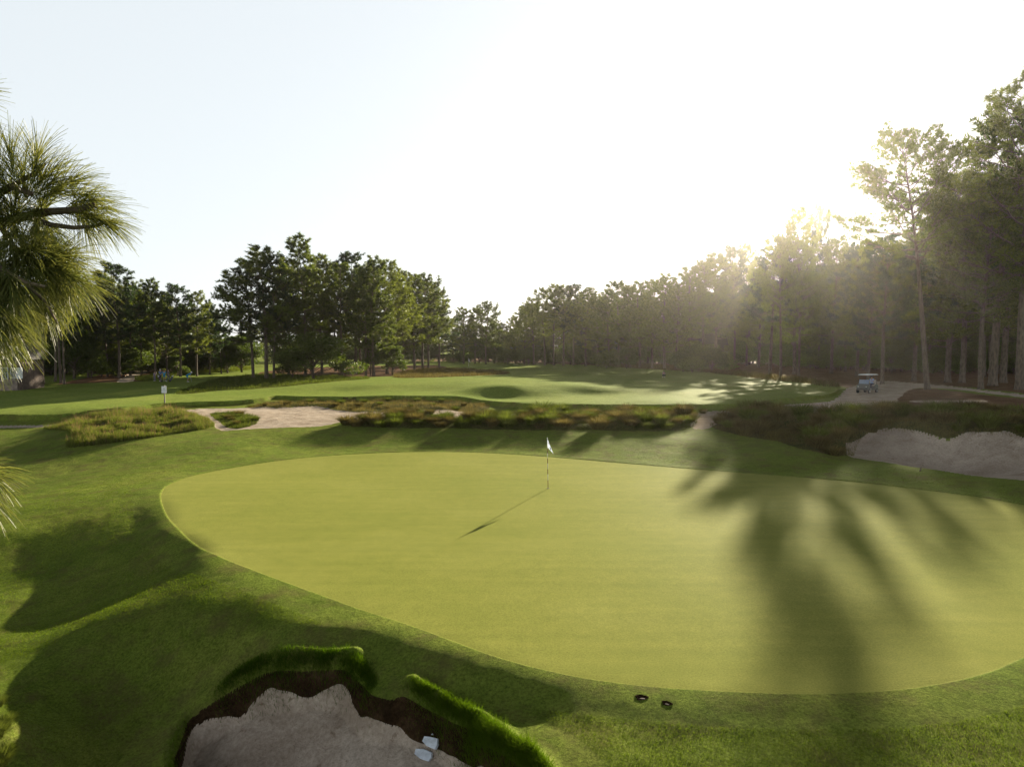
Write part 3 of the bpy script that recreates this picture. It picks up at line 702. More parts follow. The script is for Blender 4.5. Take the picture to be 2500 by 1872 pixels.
# ------------------------------------------------------------------ foreground pine
def near_pine():
    rg = np.random.default_rng(77)
    rx, ry = -6.8, 3.6
    rt = empty('pine_tree', (rx, ry, tz(rx, ry)-.1)); tag(rt, 'near pine reaching long green needle tufts in from the left edge', 'tree')
    origin = Vector(rt.location)
    tb = MB(); hs = np.linspace(0, 17, 18)
    tb.tube([(math.sin(h*.3)*.06, math.cos(h*.25)*.06-.06, h) for h in hs], [.27*(1-.6*h/17)+(.08 if h < .5 else 0) for h in hs], 14)
    def pt(u, v, d):
        r = raydir(u, v); t = d/r[1]; return Vector((r[0]*t, r[1]*t, CAMZ+r[2]*t))-origin
    BR = [ # branches as pixel paths with depth
        ([(-900,900,3.6),(-400,640,3.7),(-60,505,3.8),(27,456,3.8),(78,474,3.8)], .035),
        ([(-900,1000,3.6),(-300,620,3.8),(0,545,3.9),(60,528,3.9),(126,516,3.9),(190,512,3.9),(232,500,3.9)], .035),
        ([(60,528,3.9),(125,549,3.9),(180,556,3.95),(236,552,4.0),(262,540,4.0)], .017),
        ([(27,456,3.8),(90,420,3.8),(112,400,3.8)], .014),
        ([(0,545,3.9),(30,600,3.9),(90,640,3.9),(160,655,3.9)], .018),
        ([(-300,800,3.7),(-100,640,3.6),(0,655,3.6),(60,690,3.6),(110,700,3.65)], .022),
        ([(-300,900,3.6),(-120,760,3.5),(-30,770,3.5),(20,800,3.5)], .02),
        ([(60,690,3.6),(110,735,3.7),(140,790,3.7)], .012),
        ([(-300,450,3.7),(-120,330,3.8),(-60,300,3.8)], .018),
        ([(-300,1250,3.5),(-160,1180,3.6),(-70,1160,3.6)], .018),
    ]
    bb = MB()
    for path, r in BR:
        n = len(path); bb.tube([pt(*p) for p in path], [r*(1-.6*k/(n-1)) for k in range(n)], 7)
    b2 = bb.build('branches', M['bark'], rt, True)
    tb.build('trunk', M['bark'], rt, True)
    T = [ # tuft: u v depth, axis (right, up, away), count, length
        (112,398,3.8, (0,1,.1), 190, .24), (80,440,3.85,(-.2,.9,0),130,.22),(30,395,3.8,(-.3,.9,0),150,.24),(0,440,3.8,(-.4,.6,.2),120,.24),
        (150,440,3.85,(.6,.7,0),150,.24),(185,455,3.9,(.8,.5,.1),170,.24),(225,490,3.95,(.95,.2,0),190,.25),(262,535,4.0,(.95,-.25,0),210,.26),
        (240,510,4.0,(.9,.1,.3),140,.24),(130,500,3.9,(.5,.6,-.2),130,.23),(95,515,3.85,(.2,-.3,-.5),150,.24),(60,500,3.85,(0,.4,-.4),150,.24),
        (20,480,3.8,(-.2,.3,-.4),160,.24),(10,540,3.8,(0,-.6,-.3),190,.27),(60,560,3.85,(.1,-.8,-.2),200,.27),(110,575,3.9,(.3,-.8,-.1),200,.27),
        (150,600,3.9,(.5,-.5,0),170,.25),(160,655,3.9,(.9,-.1,0),210,.27),(185,640,3.95,(.9,.25,.1),170,.24),(120,640,3.8,(.4,.4,-.3),170,.25),
        (90,650,3.8,(.3,-.6,-.4),190,.27),(50,640,3.75,(.1,-.7,-.4),190,.27),(10,620,3.7,(0,-.6,-.4),190,.27),(-30,600,3.7,(0,-.5,-.3),150,.27),
        (200,665,3.9,(.8,-.5,0),190,.27),(170,690,3.9,(.5,-.85,0),190,.27),(130,700,3.8,(.4,-.85,-.2),200,.28),(110,735,3.75,(.3,-.9,-.1),160,.26),
        (60,700,3.6,(.2,-.8,-.3),200,.28),(20,690,3.6,(.1,-.8,-.3),190,.28),(-20,700,3.55,(.1,-.8,-.3),160,.28),(20,770,3.55,(.5,-.7,-.1),190,.28),
        (-20,780,3.5,(.3,-.8,-.2),170,.28),(50,760,3.6,(.6,-.7,0),170,.26),(10,830,3.5,(.4,-.8,0),150,.27),(-40,850,3.5,(.4,-.7,0),150,.28),(80,620,3.8,(.3,.3,-.5),160,.25),
        (-60,300,3.8,(.5,-.5,0),120,.26),(-70,240,3.8,(.8,.2,0),100,.26),(-25,1150,3.6,(.8,-.3,0),160,.26),(-35,1200,3.6,(.7,-.7,0),150,.28),(140,560,4.0,(.5,-.7,.3),120,.24),
        (-30,520,3.7,(-.1,.1,-.5),150,.26),(-30,450,3.7,(-.2,.5,-.3),130,.25),(215,540,4.0,(.5,-.8,.1),130,.24)]
    V = []; Fc = []; o = 0
    for u, v, d, ax, n, ln in T:
        u -= 22; ln *= .9
        for sh in range(2):
            c = np.array(pt(u+rg.normal()*9, v+rg.normal()*9, d+rg.normal()*.06)); a0 = unit(np.array([ax[0], ax[2], ax[1]], float)+rg.normal(size=3)*.15)
            m = int(n*.42)+8; stem = .15
            s = rg.uniform(-.8, .25, m)**1; base = c+a0*(s*stem)[:, None]
            rd = rg.normal(size=(m, 3)); rd -= (rd@a0)[:, None]*a0; rd = unit(rd)
            open_ = rg.uniform(.35, 1.25, m)*(1.0-.5*(s+.8))
            d0 = unit(a0+rd*open_[:, None])
            L = ln*rg.uniform(.75, 1.1, m); seg = 5; p = base.copy(); dd = d0.copy(); rows = []
            side = unit(np.cross(d0, rg.normal(size=(m, 3))))
            for k in range(seg+1):
                w = .0018*(1-.65*k/seg)+.0002
                rows.append((p-side*w, p+side*w))
                p = p+dd*(L/seg)[:, None]; dd = dd.copy(); dd[:, 2] -= .085+.03*k; dd = unit(dd)
            arr = np.stack([np.stack(r, 1) for r in rows], 1)   # m, seg+1, 2, 3
            V.append(arr.reshape(-1, 3))
            b = (np.arange(m)*(seg+1)*2)[:, None]+(np.arange(seg)*2)[None]
            Fc.append((np.stack([b, b+1, b+3, b+2], -1).reshape(-1, 4))+o); o += m*(seg+1)*2
    link('crown', np_mesh('crown', np.vstack(V), np.vstack(Fc), M['near_needle']), rt)
near_pine()

# ------------------------------------------------------------------ grasses
def blades(rg, x, y, z, h, wid, lean=.5, seg=2, clump=None):
    """curved blades; arrays of positions -> quads then tip"""
    n = len(x); az = rg.uniform(0, 6.283, n); dirv = np.stack([np.cos(az), np.sin(az)], 1)
    if clump is not None: dirv = unit(dirv*.5+clump)
    side = np.stack([-dirv[:, 1], dirv[:, 0]], 1); ln = lean*rg.uniform(.3, 1.2, n)
    V = np.empty((n, (seg+1)*2, 3))
    for k in range(seg+1):
        t = k/seg; off = dirv*(h*ln*t**1.7)[:, None]; w = (wid*(1-.85*t)*.5)[:, None]
        cx_, cy_ = x+off[:, 0], y+off[:, 1]; cz2 = z+h*t*(1-.25*ln*t)
        V[:, k*2, 0] = cx_-side[:, 0]*w[:, 0]; V[:, k*2, 1] = cy_-side[:, 1]*w[:, 0]; V[:, k*2, 2] = cz2
        V[:, k*2+1, 0] = cx_+side[:, 0]*w[:, 0]; V[:, k*2+1, 1] = cy_+side[:, 1]*w[:, 0]; V[:, k*2+1, 2] = cz2
    b = (np.arange(n)*(seg+1)*2)[:, None]+(np.arange(seg)*2)[None]
    return V.reshape(-1, 3), np.stack([b, b+1, b+3, b+2], -1).reshape(-1, 4)
def stuff(name, V, Fc, mat, label, cat):
    o = link(name, np_mesh(name, V, Fc, mat)); tag(o, label, cat, kind='stuff'); return o
def inpoly(x, y, pl, m=0.0): return sdpoly(x, y, pl, 3.0) < m
# mown rough close to the camera
def rough_grass(n, r0, r1, h, wid, pw, az0=-38, az1=38):
    rr = r0+(r1-r0)*rg.uniform(0, 1, n)**pw; th = R(1)*rg.uniform(az0, az1, n)
    x, y = rr*np.sin(th), rr*np.cos(th)
    k = (sdpoly(x, y, GREEN, 3) > .02) & (sdpoly(x, y, BUNKF, 3) > .0)
    for pl in (NATL, NATM, NATR, BUNKR, SAND1, SAND2, PATHF): k &= sdpoly(x, y, pl, 3) > .05
    x, y, rr = x[k], y[k], rr[k]
    fade = sstep(r1, r0+(r1-r0)*.45, rr)
    z = terrain(x, y)-.004; hh = h*rg.uniform(.5, 1.3, len(x))*(1+.5*vnoise(x, y, 1.2, 55))*(.15+.85*fade)
    return blades(rg, x, y, z, hh, wid*rg.uniform(.7, 1.3, len(x))*(.4+rr/30), .8, 1)
a1 = rough_grass(int(520000*Q), 10.2, 26, .030, .008, 1.1); a2 = rough_grass(int(300000*Q), 20, 46, .032, .011, 1.1)
stuff('mown_grass', np.vstack([a1[0], a2[0]]), np.vstack([a1[1], a2[1]+len(a1[0])]), M['blade'], 'short mown rough grass around the putting green', 'grass')
# shaggy lip of the front bunker
def lip(u0, u1, n, name, lab, h=.13):
    pl = BUNKF; seg = np.linalg.norm(np.roll(pl, -1, 0)-pl, axis=1); X = []; Y = []
    i = rg.choice(len(pl), n, p=seg/seg.sum()); t = rg.uniform(0, 1, n)
    p = pl[i]*(1-t)[:, None]+np.roll(pl, -1, 0)[i]*t[:, None]
    x = p[:, 0]+rg.normal(size=n)*.09; y = p[:, 1]+rg.normal(size=n)*.09
    uu = 1250+F*x/(y*cp+1e-6)
    k = (uu > u0) & (uu < u1) & (y > 9); x, y = x[k], y[k]
    s = sdpoly(x, y, BUNKF, 4)+0.25*vnoise(x, y, 1.1, 2)+.08*vnoise(x, y, 2.6, 3)
    # slide the root to the real lip
    e = .02; gx = (sdpoly(x+e, y, BUNKF, 4)-sdpoly(x-e, y, BUNKF, 4))/(2*e); gy = (sdpoly(x, y+e, BUNKF, 4)-sdpoly(x, y-e, BUNKF, 4))/(2*e)
    tgt = rg.uniform(-.02, .26, len(x)); x = x-(s-tgt)*gx; y = y-(s-tgt)*gy
    z = terrain(x, y)-.01
    fade = np.clip((1250+F*x/y-u0)/90, .15, 1)*np.clip((u1-(1250+F*x/y))/60, .15, 1)
    hh = h*rg.uniform(.5, 1.25, len(x))*fade*(1+1.3*vnoise(x, y, 3.2, 61)+.5*vnoise(x, y, 9, 62))
    V, Fc = blades(rg, x, y, z, hh, np.full(len(x), .009), .9, 2, clump=-np.stack([gx, gy], 1)*.9)
    stuff(name, V, Fc, M['lip'], lab, 'grass')
lip(480, 930, int(60000), 'shaggy_grass', 'sunlit shaggy turf fringe along the top lip of the front bunker', .14)
lip(960, 1420, int(110000), 'shaggy_grass', 'sunlit shaggy turf ridge along the right side of the front bunker', .11)
lip(300, 480, int(10000), 'shaggy_grass', 'shaded turf fringe at the left corner of the front bunker', .08)
# tussocks
def tussock_mesh(seed, mat, n=620, r=.62, h=.66):
    rg = np.random.default_rng(seed); az = rg.uniform(0, 6.283, n); rr = r*.45*np.sqrt(rg.uniform(0, 1, n))
    x, y = rr*np.cos(az), rr*np.sin(az); out = np.stack([np.cos(az), np.sin(az)], 1)
    hh = h*rg.uniform(.55, 1.1, n)*(1-.25*rr/(r*.45))
    V, Fc = blades(rg, x, y, np.full(n, -.04), hh, np.full(n, .030), 1.05, 3, clump=out*1.2)
    return np_mesh('tussock', V, Fc, mat)
TUS = [tussock_mesh(s, M['tussock'] if s % 2 else M['tussock_green']) for s in range(6)]
def tussock(x, y, s, label, group, k=None):
    o = link('grass_tussock', TUS[random.randrange(6) if k is None else k], None, (x, y, tz(x, y)))
    q = s*random.uniform(.8, 1.2); o.scale = (q*random.uniform(.85, 1.25), q*random.uniform(.85, 1.25), q*random.uniform(.75, 1.15)); o.rotation_euler = (0, 0, random.uniform(0, 6.28))
    tag(o, label, 'grass clump', group)
def scatter(pl, n, smin, smax, label, group, mind, seed):
    rg = np.random.default_rng(seed); pts = []; tries = 0
    lo, hi = pl.min(0), pl.max(0)
    while len(pts) < n and tries < 40:
        tries += 1
        q = rg.uniform(lo, hi, (400, 2)); q = q[inpoly(q[:, 0], q[:, 1], pl, -.1)]
        for p in q:
            if len(pts) >= n: break
            if all((p[0]-a[0])**2+(p[1]-a[1])**2 > mind**2 for a in pts): pts.append(p)
    for p in pts: tussock(p[0], p[1], rg.uniform(smin, smax), label, group)
scatter(NATM, 105, .85, 1.6, 'olive grass tussock in the band on the bank behind the putting green', 'tussocks on the bank behind the green', .98, 1)
scatter(NATR, 130, .9, 1.7, 'brown green tussock in the shaded mass above the right-hand bunker', 'tussocks above the right-hand bunker', .9, 2)
scatter(NATLIP, 30, .5, .85, 'small dry tussock under the dark lip of the far fairway', 'tussocks under the fairway lip', 1.4, 3)
scatter(NATI, 9, .45, .75, 'low tussock on the grassy island in the sand', 'tussocks on the island in the sand', .9, 4)
x_, y_ = hit(1717, 1008); tussock(x_, y_, .8, 'single small tussock standing alone on the sandy gap', None, 1)
for u, v, q in ((-12, 1725, .42), (4, 1775, .40), (-18, 1800, .5), (12, 1840, .42), (-5, 1868, .5)):
    x_, y_ = hit(u, v); tussock(x_, y_, q, 'bright green grass clump cut by the left edge of the photo near the bottom', 'grass clumps at the bottom left edge', 0)
# native fields as ground cover
def field(pl, n, h, wid, mat, name, label, lean=.7, nz=1.0):
    lo, hi = pl.min(0), pl.max(0); q = rg.uniform(lo, hi, (n*3, 2)); q = q[inpoly(q[:, 0], q[:, 1], pl, .1)][:n]
    x, y = q[:, 0], q[:, 1]; c = vnoise(x, y, 1.1, 71)+.6*vnoise(x, y, 2.7, 72)
    k = c > -.42; x, y, c = x[k], y[k], c[k]
    hh = h*rg.uniform(.5, 1.2, len(x))*(1+nz*2*c)
    V, Fc = blades(rg, x, y, terrain(x, y)-.02, np.clip(hh, .03, None), np.full(len(x), wid), lean, 2)
    stuff(name, V, Fc, mat, label, 'grass')
field(NATL, int(90000), .30, .018, M['tussock_green'], 'wild_grass', 'wild green grass filling the unmown patch left of the sand')
field(NATL, int(5000), .45, .022, M['seed'], 'seed_grass', 'pale seed heads standing over the unmown patch left of the sand', .35)
field(NATR, int(40000), .24, .018, M['tussock'], 'wild_grass', 'brown wild grass between the tussocks above the right-hand bunker')
field(NATM, int(26000), .15, .016, M['tussock_green'], 'wild_grass', 'green wild grass between the tussocks behind the putting green')
field(NATLIP, int(16000), .22, .02, M['tussock'], 'wild_grass', 'dry wild grass under the lip of the far fairway')
field(NATI, int(6000), .22, .016, M['tussock_green'], 'wild_grass', 'green wild grass covering the island in the sand')
field(STRIP, int(40000), .3, .035, M['tussock_green'], 'wild_grass', 'unmown grass strip in front of the central grove')
field(PATCH, int(30000), .4, .05, M['tussock'], 'wild_grass', 'tan wild grass patch at the foot of the grove near the far flag')
BACKB = wpoly([(1480,893),(1580,890),(1681,897),(1771,905),(1862,916),(1960,926),(2040,938),(2033,946),(1952,935),(1862,927),(1771,915),(1681,907),(1560,900)], 2)
field(BACKB, int(40000), .5, .04, M['tussock'], 'wild_grass', 'wild grass border between the far fairway and the right-hand wood')
LEFTB = wpoly([(330,925),(400,912),(480,905),(600,896),(610,903),(500,912),(420,920),(360,931)], 2)
field(LEFTB, int(30000), .45, .04, M['tussock_green'], 'wild_grass', 'wild grass bank behind the golfers below the left wood')
# ------------------------------------------------------------------ built things
PM = {}
def pm(name, col, rough=.6, metal=0.0, var=.12, scale=6):
    if name not in PM: PM[name] = plain(name, col, rough, metal, var, scale)
    return PM[name]
# flagstick on the putting green
def flagstick():
    x, y = P(1338, 1191, 0); z = tz(x, y)
    rt = empty('flagstick', (x, y, z)); tag(rt, 'brown and white banded flagstick with drooping pale flag on the near putting green', 'flagstick')
    H = 2.16; lean = -.018
    bands = [(0, .36, 'r'), (.36, .62, 'w'), (.62, .84, 'r'), (.84, 1.09, 'w'), (1.09, 1.30, 'r'), (1.30, 1.52, 'w'), (1.52, 1.74, 'r'), (1.74, 2.16, 'w')]
    for a, b, c in bands:
        MB().tube([(lean*a, 0, a), (lean*b, 0, b)], .013, 10).build('band', pm('band_red_brown', (.16, .045, .02)) if c == 'r' else pm('band_white', (.7, .68, .64)), rt, True)
    MB().tube([(0, 0, -.02), (0, 0, .012)], .054, 20).build('cup', pm('cup_dark', (.03, .03, .03)), rt)
    MB().ball((lean*H, 0, H+.015), .022, 8, 6).build('knob', pm('band_white', (.7, .68, .64)), rt, True)
    # cloth: hangs from the top of the pole, gathered, falling away to the lower right
    nu, nv = 14, 12; vs = []; fs = []
    def cloth(s, t):  # s along the hem from pole, t down the pole
        px = s*(.12+.13*t) ; z0 = H-.03-.34*t - s*(.30-.02*t)*1.0
        fold = .045*math.sin(s*7+t*2.4)*(.25+s)
        return (lean*H+.012+px, -.10*s+fold, z0)
    for j in range(nv+1):
        for i in range(nu+1): vs.append(cloth(i/nu, j/nv))
    for j in range(nv):
        for i in range(nu):
            a = j*(nu+1)+i; fs.append([a, a+1, a+nu+2, a+nu+1])
    mb = MB(); mb.poly(vs, fs); fl = mb.build('flag', leafmat('flag_cloth', (.50, .60, .78), (.66, .74, .88), (1, 1, 1), .3), rt, True)
    def patch(s0, s1, t0, t1, mat, nm, off=-.006):
        v2 = []; f2 = []; n = 5
        for j in range(n+1):
            for i in range(n+1):
                c = cloth(s0+(s1-s0)*i/n, t0+(t1-t0)*j/n); v2.append((c[0], c[1]+off, c[2]))
        for j in range(n):
            for i in range(n):
                if (i-2.0)**2+(j-2)**2 > 7.5: continue
                a = j*(n+1)+i; f2.append([a, a+1, a+n+2, a+n+1])
        q = MB(); q.poly(v2, f2); q.build(nm, mat, fl, True)
    patch(.42, .72, .52, .86, pm('flag_mark_navy', (.02, .03, .07)), 'emblem')
    patch(.2, .5, .12, .34, pm('flag_mark_rose', (.35, .22, .26)), 'emblem')
flagstick()
# flag far away
x_, y_ = hit(1144, 894); z_ = tz(x_, y_)
rt = empty('flagstick', (x_, y_, z_)); tag(rt, 'distant white flag on the fairway in front of the far wood', 'flagstick')
MB().tube([(0, 0, 0), (0, 0, 2.2)], .03, 6).build('pole', pm('band_white', (.7, .68, .64)), rt)
mb = MB(); vs = [(0.03+.5*i/4*(.5+.5*j/3), .06*math.sin(i*1.4+j), 2.2-.75*j/3-.55*i/4) for j in range(4) for i in range(5)]
mb.poly(vs, [[j*5+i, j*5+i+1, j*5+i+6, j*5+i+5] for j in range(3) for i in range(4)]); mb.build('flag', pm('white_cloth', (.8, .8, .8)), rt, True)
# sign
x_, y_ = hit(402, 986); z_ = tz(x_, y_)
rt = empty('sign', (x_, y_, z_), R(4)); tag(rt, 'small white notice board on a dark post at the corner of the wild grass patch', 'sign')
MB().box((0, 0, .55), (.09, .09, 1.2)).build('post', pm('dark_post', (.045, .03, .022)), rt, bevel=.008)
MB().box((0, -.07, 1.22), (.44, .03, .62)).build('board', pm('board_white', (.72, .74, .82), .4), rt, bevel=.012)
mb = MB()
mb.box((0, -.0885, 1.30), (.13, .005, .03)); mb.box((-.05, -.0885, 1.24), (.03, .005, .11)); mb.box((.05, -.0885, 1.24), (.03, .005, .11))
mb.box((0, -.0885, 1.10), (.26, .005, .018)); mb.box((0, -.0885, 1.05), (.2, .005, .018))
mb.build('lettering', pm('faded_blue', (.30, .36, .52)), rt)
MB().box((0, -.04, 1.575), (.17, .10, .07), taper=.7).build('cap', pm('dark_post', (.045, .03, .022)), rt, bevel=.01)

# people
SKIN = pm('skin', (.42, .25, .17), .55)
def skinmesh(name, pts, edges, rad, mat, parent, root=0, sub=1):
    me = bpy.data.meshes.new(name); me.from_pydata(pts, edges, []); me.update()
    o = link(name, me, parent); md = o.modifiers.new('skin', 'SKIN'); md.use_smooth_shade = True
    for i, r in enumerate(rad):
        r = (r, r) if isinstance(r, (int, float)) else r
        me.skin_vertices[0].data[i].radius = r
        me.skin_vertices[0].data[i].use_root = (i == root)
    if sub: s = o.modifiers.new('sub', 'SUBSURF'); s.levels = sub; s.render_levels = sub
    me.materials.append(mat); return o
def person(u, v, label, face, pose, shirt, legs_mat, hair, cap=None, H=1.75, shorts=False, group='golfers on the far lawn'):
    x, y = hit(u, v); rt = empty('person', (x, y, tz(x, y)), face, H/1.75); tag(rt, label, 'person', group)
    J = dict(pel=(0, 0, .95), wst=(0, 0, 1.08), chs=(0, 0, 1.32), nck=(0, .0, 1.48), hdb=(0, .01, 1.56), hd=(0, .02, 1.66), top=(0, .015, 1.75),
             shL=(-.17, 0, 1.42), elL=(-.23, .02, 1.14), wrL=(-.22, .12, .92), haL=(-.22, .15, .84),
             shR=(.17, 0, 1.42), elR=(.23, .02, 1.14), wrR=(.22, .12, .92), haR=(.22, .15, .84),
             hpL=(-.09, 0, .90), knL=(-.10, .03, .50), anL=(-.10, -.01, .09), toL=(-.11, .17, .04),
             hpR=(.09, 0, .90), knR=(.10, .03, .50), anR=(.10, -.01, .09), toR=(.11, .17, .04))
    J.update(pose)
    nm = list(J); idx = {n: i for i, n in enumerate(nm)}
    RD = dict(pel=(.135, .10), wst=(.125, .09), chs=(.15, .10), nck=.055, hdb=.06, hd=.095, top=.05, shL=.06, elL=.042, wrL=.028, haL=(.04, .02), shR=.06, elR=.042, wrR=.028, haR=(.04, .02),
              hpL=.085, knL=.058, anL=.04, toL=.035, hpR=.085, knR=.058, anR=.04, toR=.035)
    E = [('pel', 'wst'), ('wst', 'chs'), ('chs', 'nck'), ('nck', 'hdb'), ('hdb', 'hd'), ('hd', 'top')]
    for s in 'LR': E += [('chs', 'sh'+s), ('sh'+s, 'el'+s), ('el'+s, 'wr'+s), ('wr'+s, 'ha'+s), ('pel', 'hp'+s), ('hp'+s, 'kn'+s), ('kn'+s, 'an'+s), ('an'+s, 'to'+s)]
    pts = [J[n] for n in nm]; rad = [RD[n] for n in nm]; ed = [(idx[a], idx[b]) for a, b in E]
    # fingers: four of unequal length and a thumb from the side of each palm
    for s, sg in (('L', -1), ('R', 1)):
        w_, h_ = Vector(J['wr'+s]), Vector(J['ha'+s]); d = (h_-w_).normalized(); sd2 = d.cross(Vector((0, 0, 1)) if abs(d.z) < .9 else Vector((0, 1, 0))).normalized()
        for k, l in enumerate((.06, .072, .068, .052)):
            a = h_+d*.02+sd2*(k-1.5)*.02; i0 = len(pts); pts += [tuple(a), tuple(a+d*l*.6), tuple(a+d*l+Vector((0, 0, -.01)))]; rad += [.009, .008, .007]; ed += [(idx['ha'+s], i0), (i0, i0+1), (i0+1, i0+2)]
        a = h_-d*.02-sd2*.035; i0 = len(pts); pts += [tuple(a), tuple(a+d*.035-sd2*.02)]; rad += [.010, .009]; ed += [(idx['ha'+s], i0), (i0, i0+1)]
    skinmesh('body', pts, ed, rad, SKIN, rt, 0)
    def part(name, names, edges, radd, mat):
        ii = {n: i for i, n in enumerate(names)}
        skinmesh(name, [J[n] for n in names], [(ii[a], ii[b]) for a, b in edges], [radd[n] for n in names], mat, rt, 0)
    mid = lambda a, b, t: tuple(Vector(J[a]).lerp(Vector(J[b]), t))
    J['uaL'] = mid('shL', 'elL', .75); J['uaR'] = mid('shR', 'elR', .75)
    part('shirt', ['wst', 'pel', 'chs', 'shL', 'shR', 'uaL', 'uaR'], [('wst', 'pel'), ('wst', 'chs'), ('chs', 'shL'), ('chs', 'shR'), ('shL', 'uaL'), ('shR', 'uaR')],
         dict(wst=(.15, .115), pel=(.155, .125), chs=(.175, .125), shL=.082, shR=.082, uaL=.072, uaR=.072), shirt)
    if shorts:
        J['lgL'] = mid('hpL', 'knL', .9); J['lgR'] = mid('hpR', 'knR', .9)
        part('shorts', ['pel', 'hpL', 'hpR', 'lgL', 'lgR'], [('pel', 'hpL'), ('pel', 'hpR'), ('hpL', 'lgL'), ('hpR', 'lgR')], dict(pel=(.145, .115), hpL=.105, hpR=.105, lgL=.09, lgR=.09), legs_mat)
    else:
        part('trousers', ['pel', 'hpL', 'hpR', 'knL', 'knR', 'anL', 'anR'], [('pel', 'hpL'), ('pel', 'hpR'), ('hpL', 'knL'), ('hpR', 'knR'), ('knL', 'anL'), ('knR', 'anR')],
             dict(pel=(.145, .115), hpL=.105, hpR=.105, knL=.08, knR=.08, anL=.06, anR=.06), legs_mat)
    for s in 'LR':
        a, t = Vector(J['an'+s]), Vector(J['to'+s]); MB().tube([tuple(a+Vector((0, -.04, -.045))), tuple(a.lerp(t, .5)+Vector((0, 0, -.02))), tuple(t+Vector((0, .03, -.008)))], [.045, .05, .035], 8).build('shoe', pm('shoe_white', (.6, .6, .6)), rt, True)
    hd = Vector(J['hd']); up = (Vector(J['top'])-Vector(J['hdb'])).normalized(); fw = Vector((0, 1, 0)); fw = (fw-up*fw.dot(up)).normalized()
    MB().ball(tuple(hd+up*.035-fw*.02), (.098, .108, .10), 12, 8).build('cap' if cap else 'hair', cap or hair, rt, True)
    if cap:
        mb = MB(); c = hd+up*.05+fw*.10; mb.ball(tuple(c), (.075, .085, .014), 10, 6); mb.build('visor', cap, rt, True)
    MB().ball(tuple(hd+fw*.10-up*.01), (.014, .022, .022), 6, 5).build('nose', SKIN, rt, True)
    for sg in (-1, 1):
        MB().ball(tuple(hd+fw*.088+up*.015+Vector((sg*.033, 0, 0))), .011, 6, 5).build('eye', pm('eye_dark', (.02, .02, .02)), rt, True)
        MB().ball(tuple(hd+Vector((sg*.098, 0, 0))), (.012, .022, .03), 6, 5).build('ear', SKIN, rt, True)
    MB().ball(tuple(hd+fw*.092-up*.05), (.026, .008, .007), 6, 4).build('mouth', pm('lip', (.30, .12, .10)), rt, True)
    return rt
blue = pm('blue_shirt', (.05, .17, .42)); brightblue = pm('bright_blue_shirt', (.02, .34, .62)); navy = pm('navy_cloth', (.025, .03, .07)); purple = pm('grey_purple_cloth', (.22, .19, .28))
black = pm('black_cloth', (.02, .02, .025)); hairb = pm('dark_hair', (.03, .02, .015)); whitec = pm('white_cloth', (.8, .8, .8)); teal = pm('teal_shorts', (.02, .22, .38)); darkpat = pm('dark_patterned_cloth', (.07, .08, .13), var=.8, scale=14)
stride = dict(knL=(-.10, .16, .52), anL=(-.10, .10, .12), toL=(-.10, .27, .05), knR=(.10, -.03, .50), anR=(.10, -.26, .14), toR=(.10, -.14, .03), elL=(-.24, -.08, 1.16), wrL=(-.24, .02, .95), haL=(-.24, .05, .87))
person(378, 930, 'short person in grey purple clothes standing at the left end of the group of golfers', R(170), {}, purple, purple, hairb, H=1.5)
person(391.5, 931, 'person in blue shirt, dark trousers and white cap, second from left', R(-120), dict(elR=(.24, .10, 1.18), wrR=(.2, .32, 1.02), haR=(.2, .39, .98)), blue, black, hairb, cap=whitec, H=1.82)
person(401.5, 930, 'person in bright blue shirt and shorts in the middle of the golfers', R(10), {}, brightblue, teal, hairb, H=1.72, shorts=True)
person(411, 931.5, 'person in dark patterned clothes striding beside a golf bag, right end of the group', R(-80), stride, darkpat, darkpat, hairb, cap=black, H=1.85)
bend = dict(wst=(0, .10, 1.03), chs=(0, .30, 1.18), nck=(0, .42, 1.27), hdb=(0, .47, 1.31), hd=(0, .54, 1.35), top=(0, .60, 1.42), shL=(-.16, .36, 1.22), shR=(.16, .36, 1.22),
            elL=(-.13, .42, .95), elR=(.13, .42, .95), wrL=(-.03, .50, .74), wrR=(.03, .50, .72), haL=(-.02, .52, .67), haR=(.02, .52, .65), knL=(-.12, .12, .50), knR=(.12, .12, .50), pel=(0, -.06, .93), hpL=(-.09, -.05, .89), hpR=(.09, -.05, .89))
gp = person(457.5, 932, 'golfer in bright blue bending over a putt, standing apart on the right', R(-75), bend, brightblue, teal, hairb, cap=whitec, H=1.8, shorts=True)
crouch = dict(pel=(0, -.12, .38), wst=(0, -.06, .50), chs=(0, .05, .72), nck=(0, .10, .87), hdb=(0, .12, .93), hd=(0, .15, 1.02), top=(0, .16, 1.11), shL=(-.17, .06, .82), shR=(.17, .06, .82),
              elL=(-.26, .26, .62), elR=(.26, .26, .62), wrL=(-.10, .40, .60), wrR=(.10, .40, .60), haL=(-.05, .44, .62), haR=(.05, .44, .62),
              hpL=(-.11, -.10, .36), hpR=(.11, -.10, .36), knL=(-.20, .32, .50), knR=(.20, .32, .46), anL=(-.15, .05, .09), anR=(.15, .0, .12), toL=(-.17, .22, .04), toR=(.16, .14, .03))
person(1620, 921, 'person in navy crouching alone on the shaded part of the far fairway', R(190), crouch, pm('navy_purple_cloth', (.07, .07, .15)), pm('dark_green_cloth', (.04, .05, .035)), hairb, H=1.8, group=None)
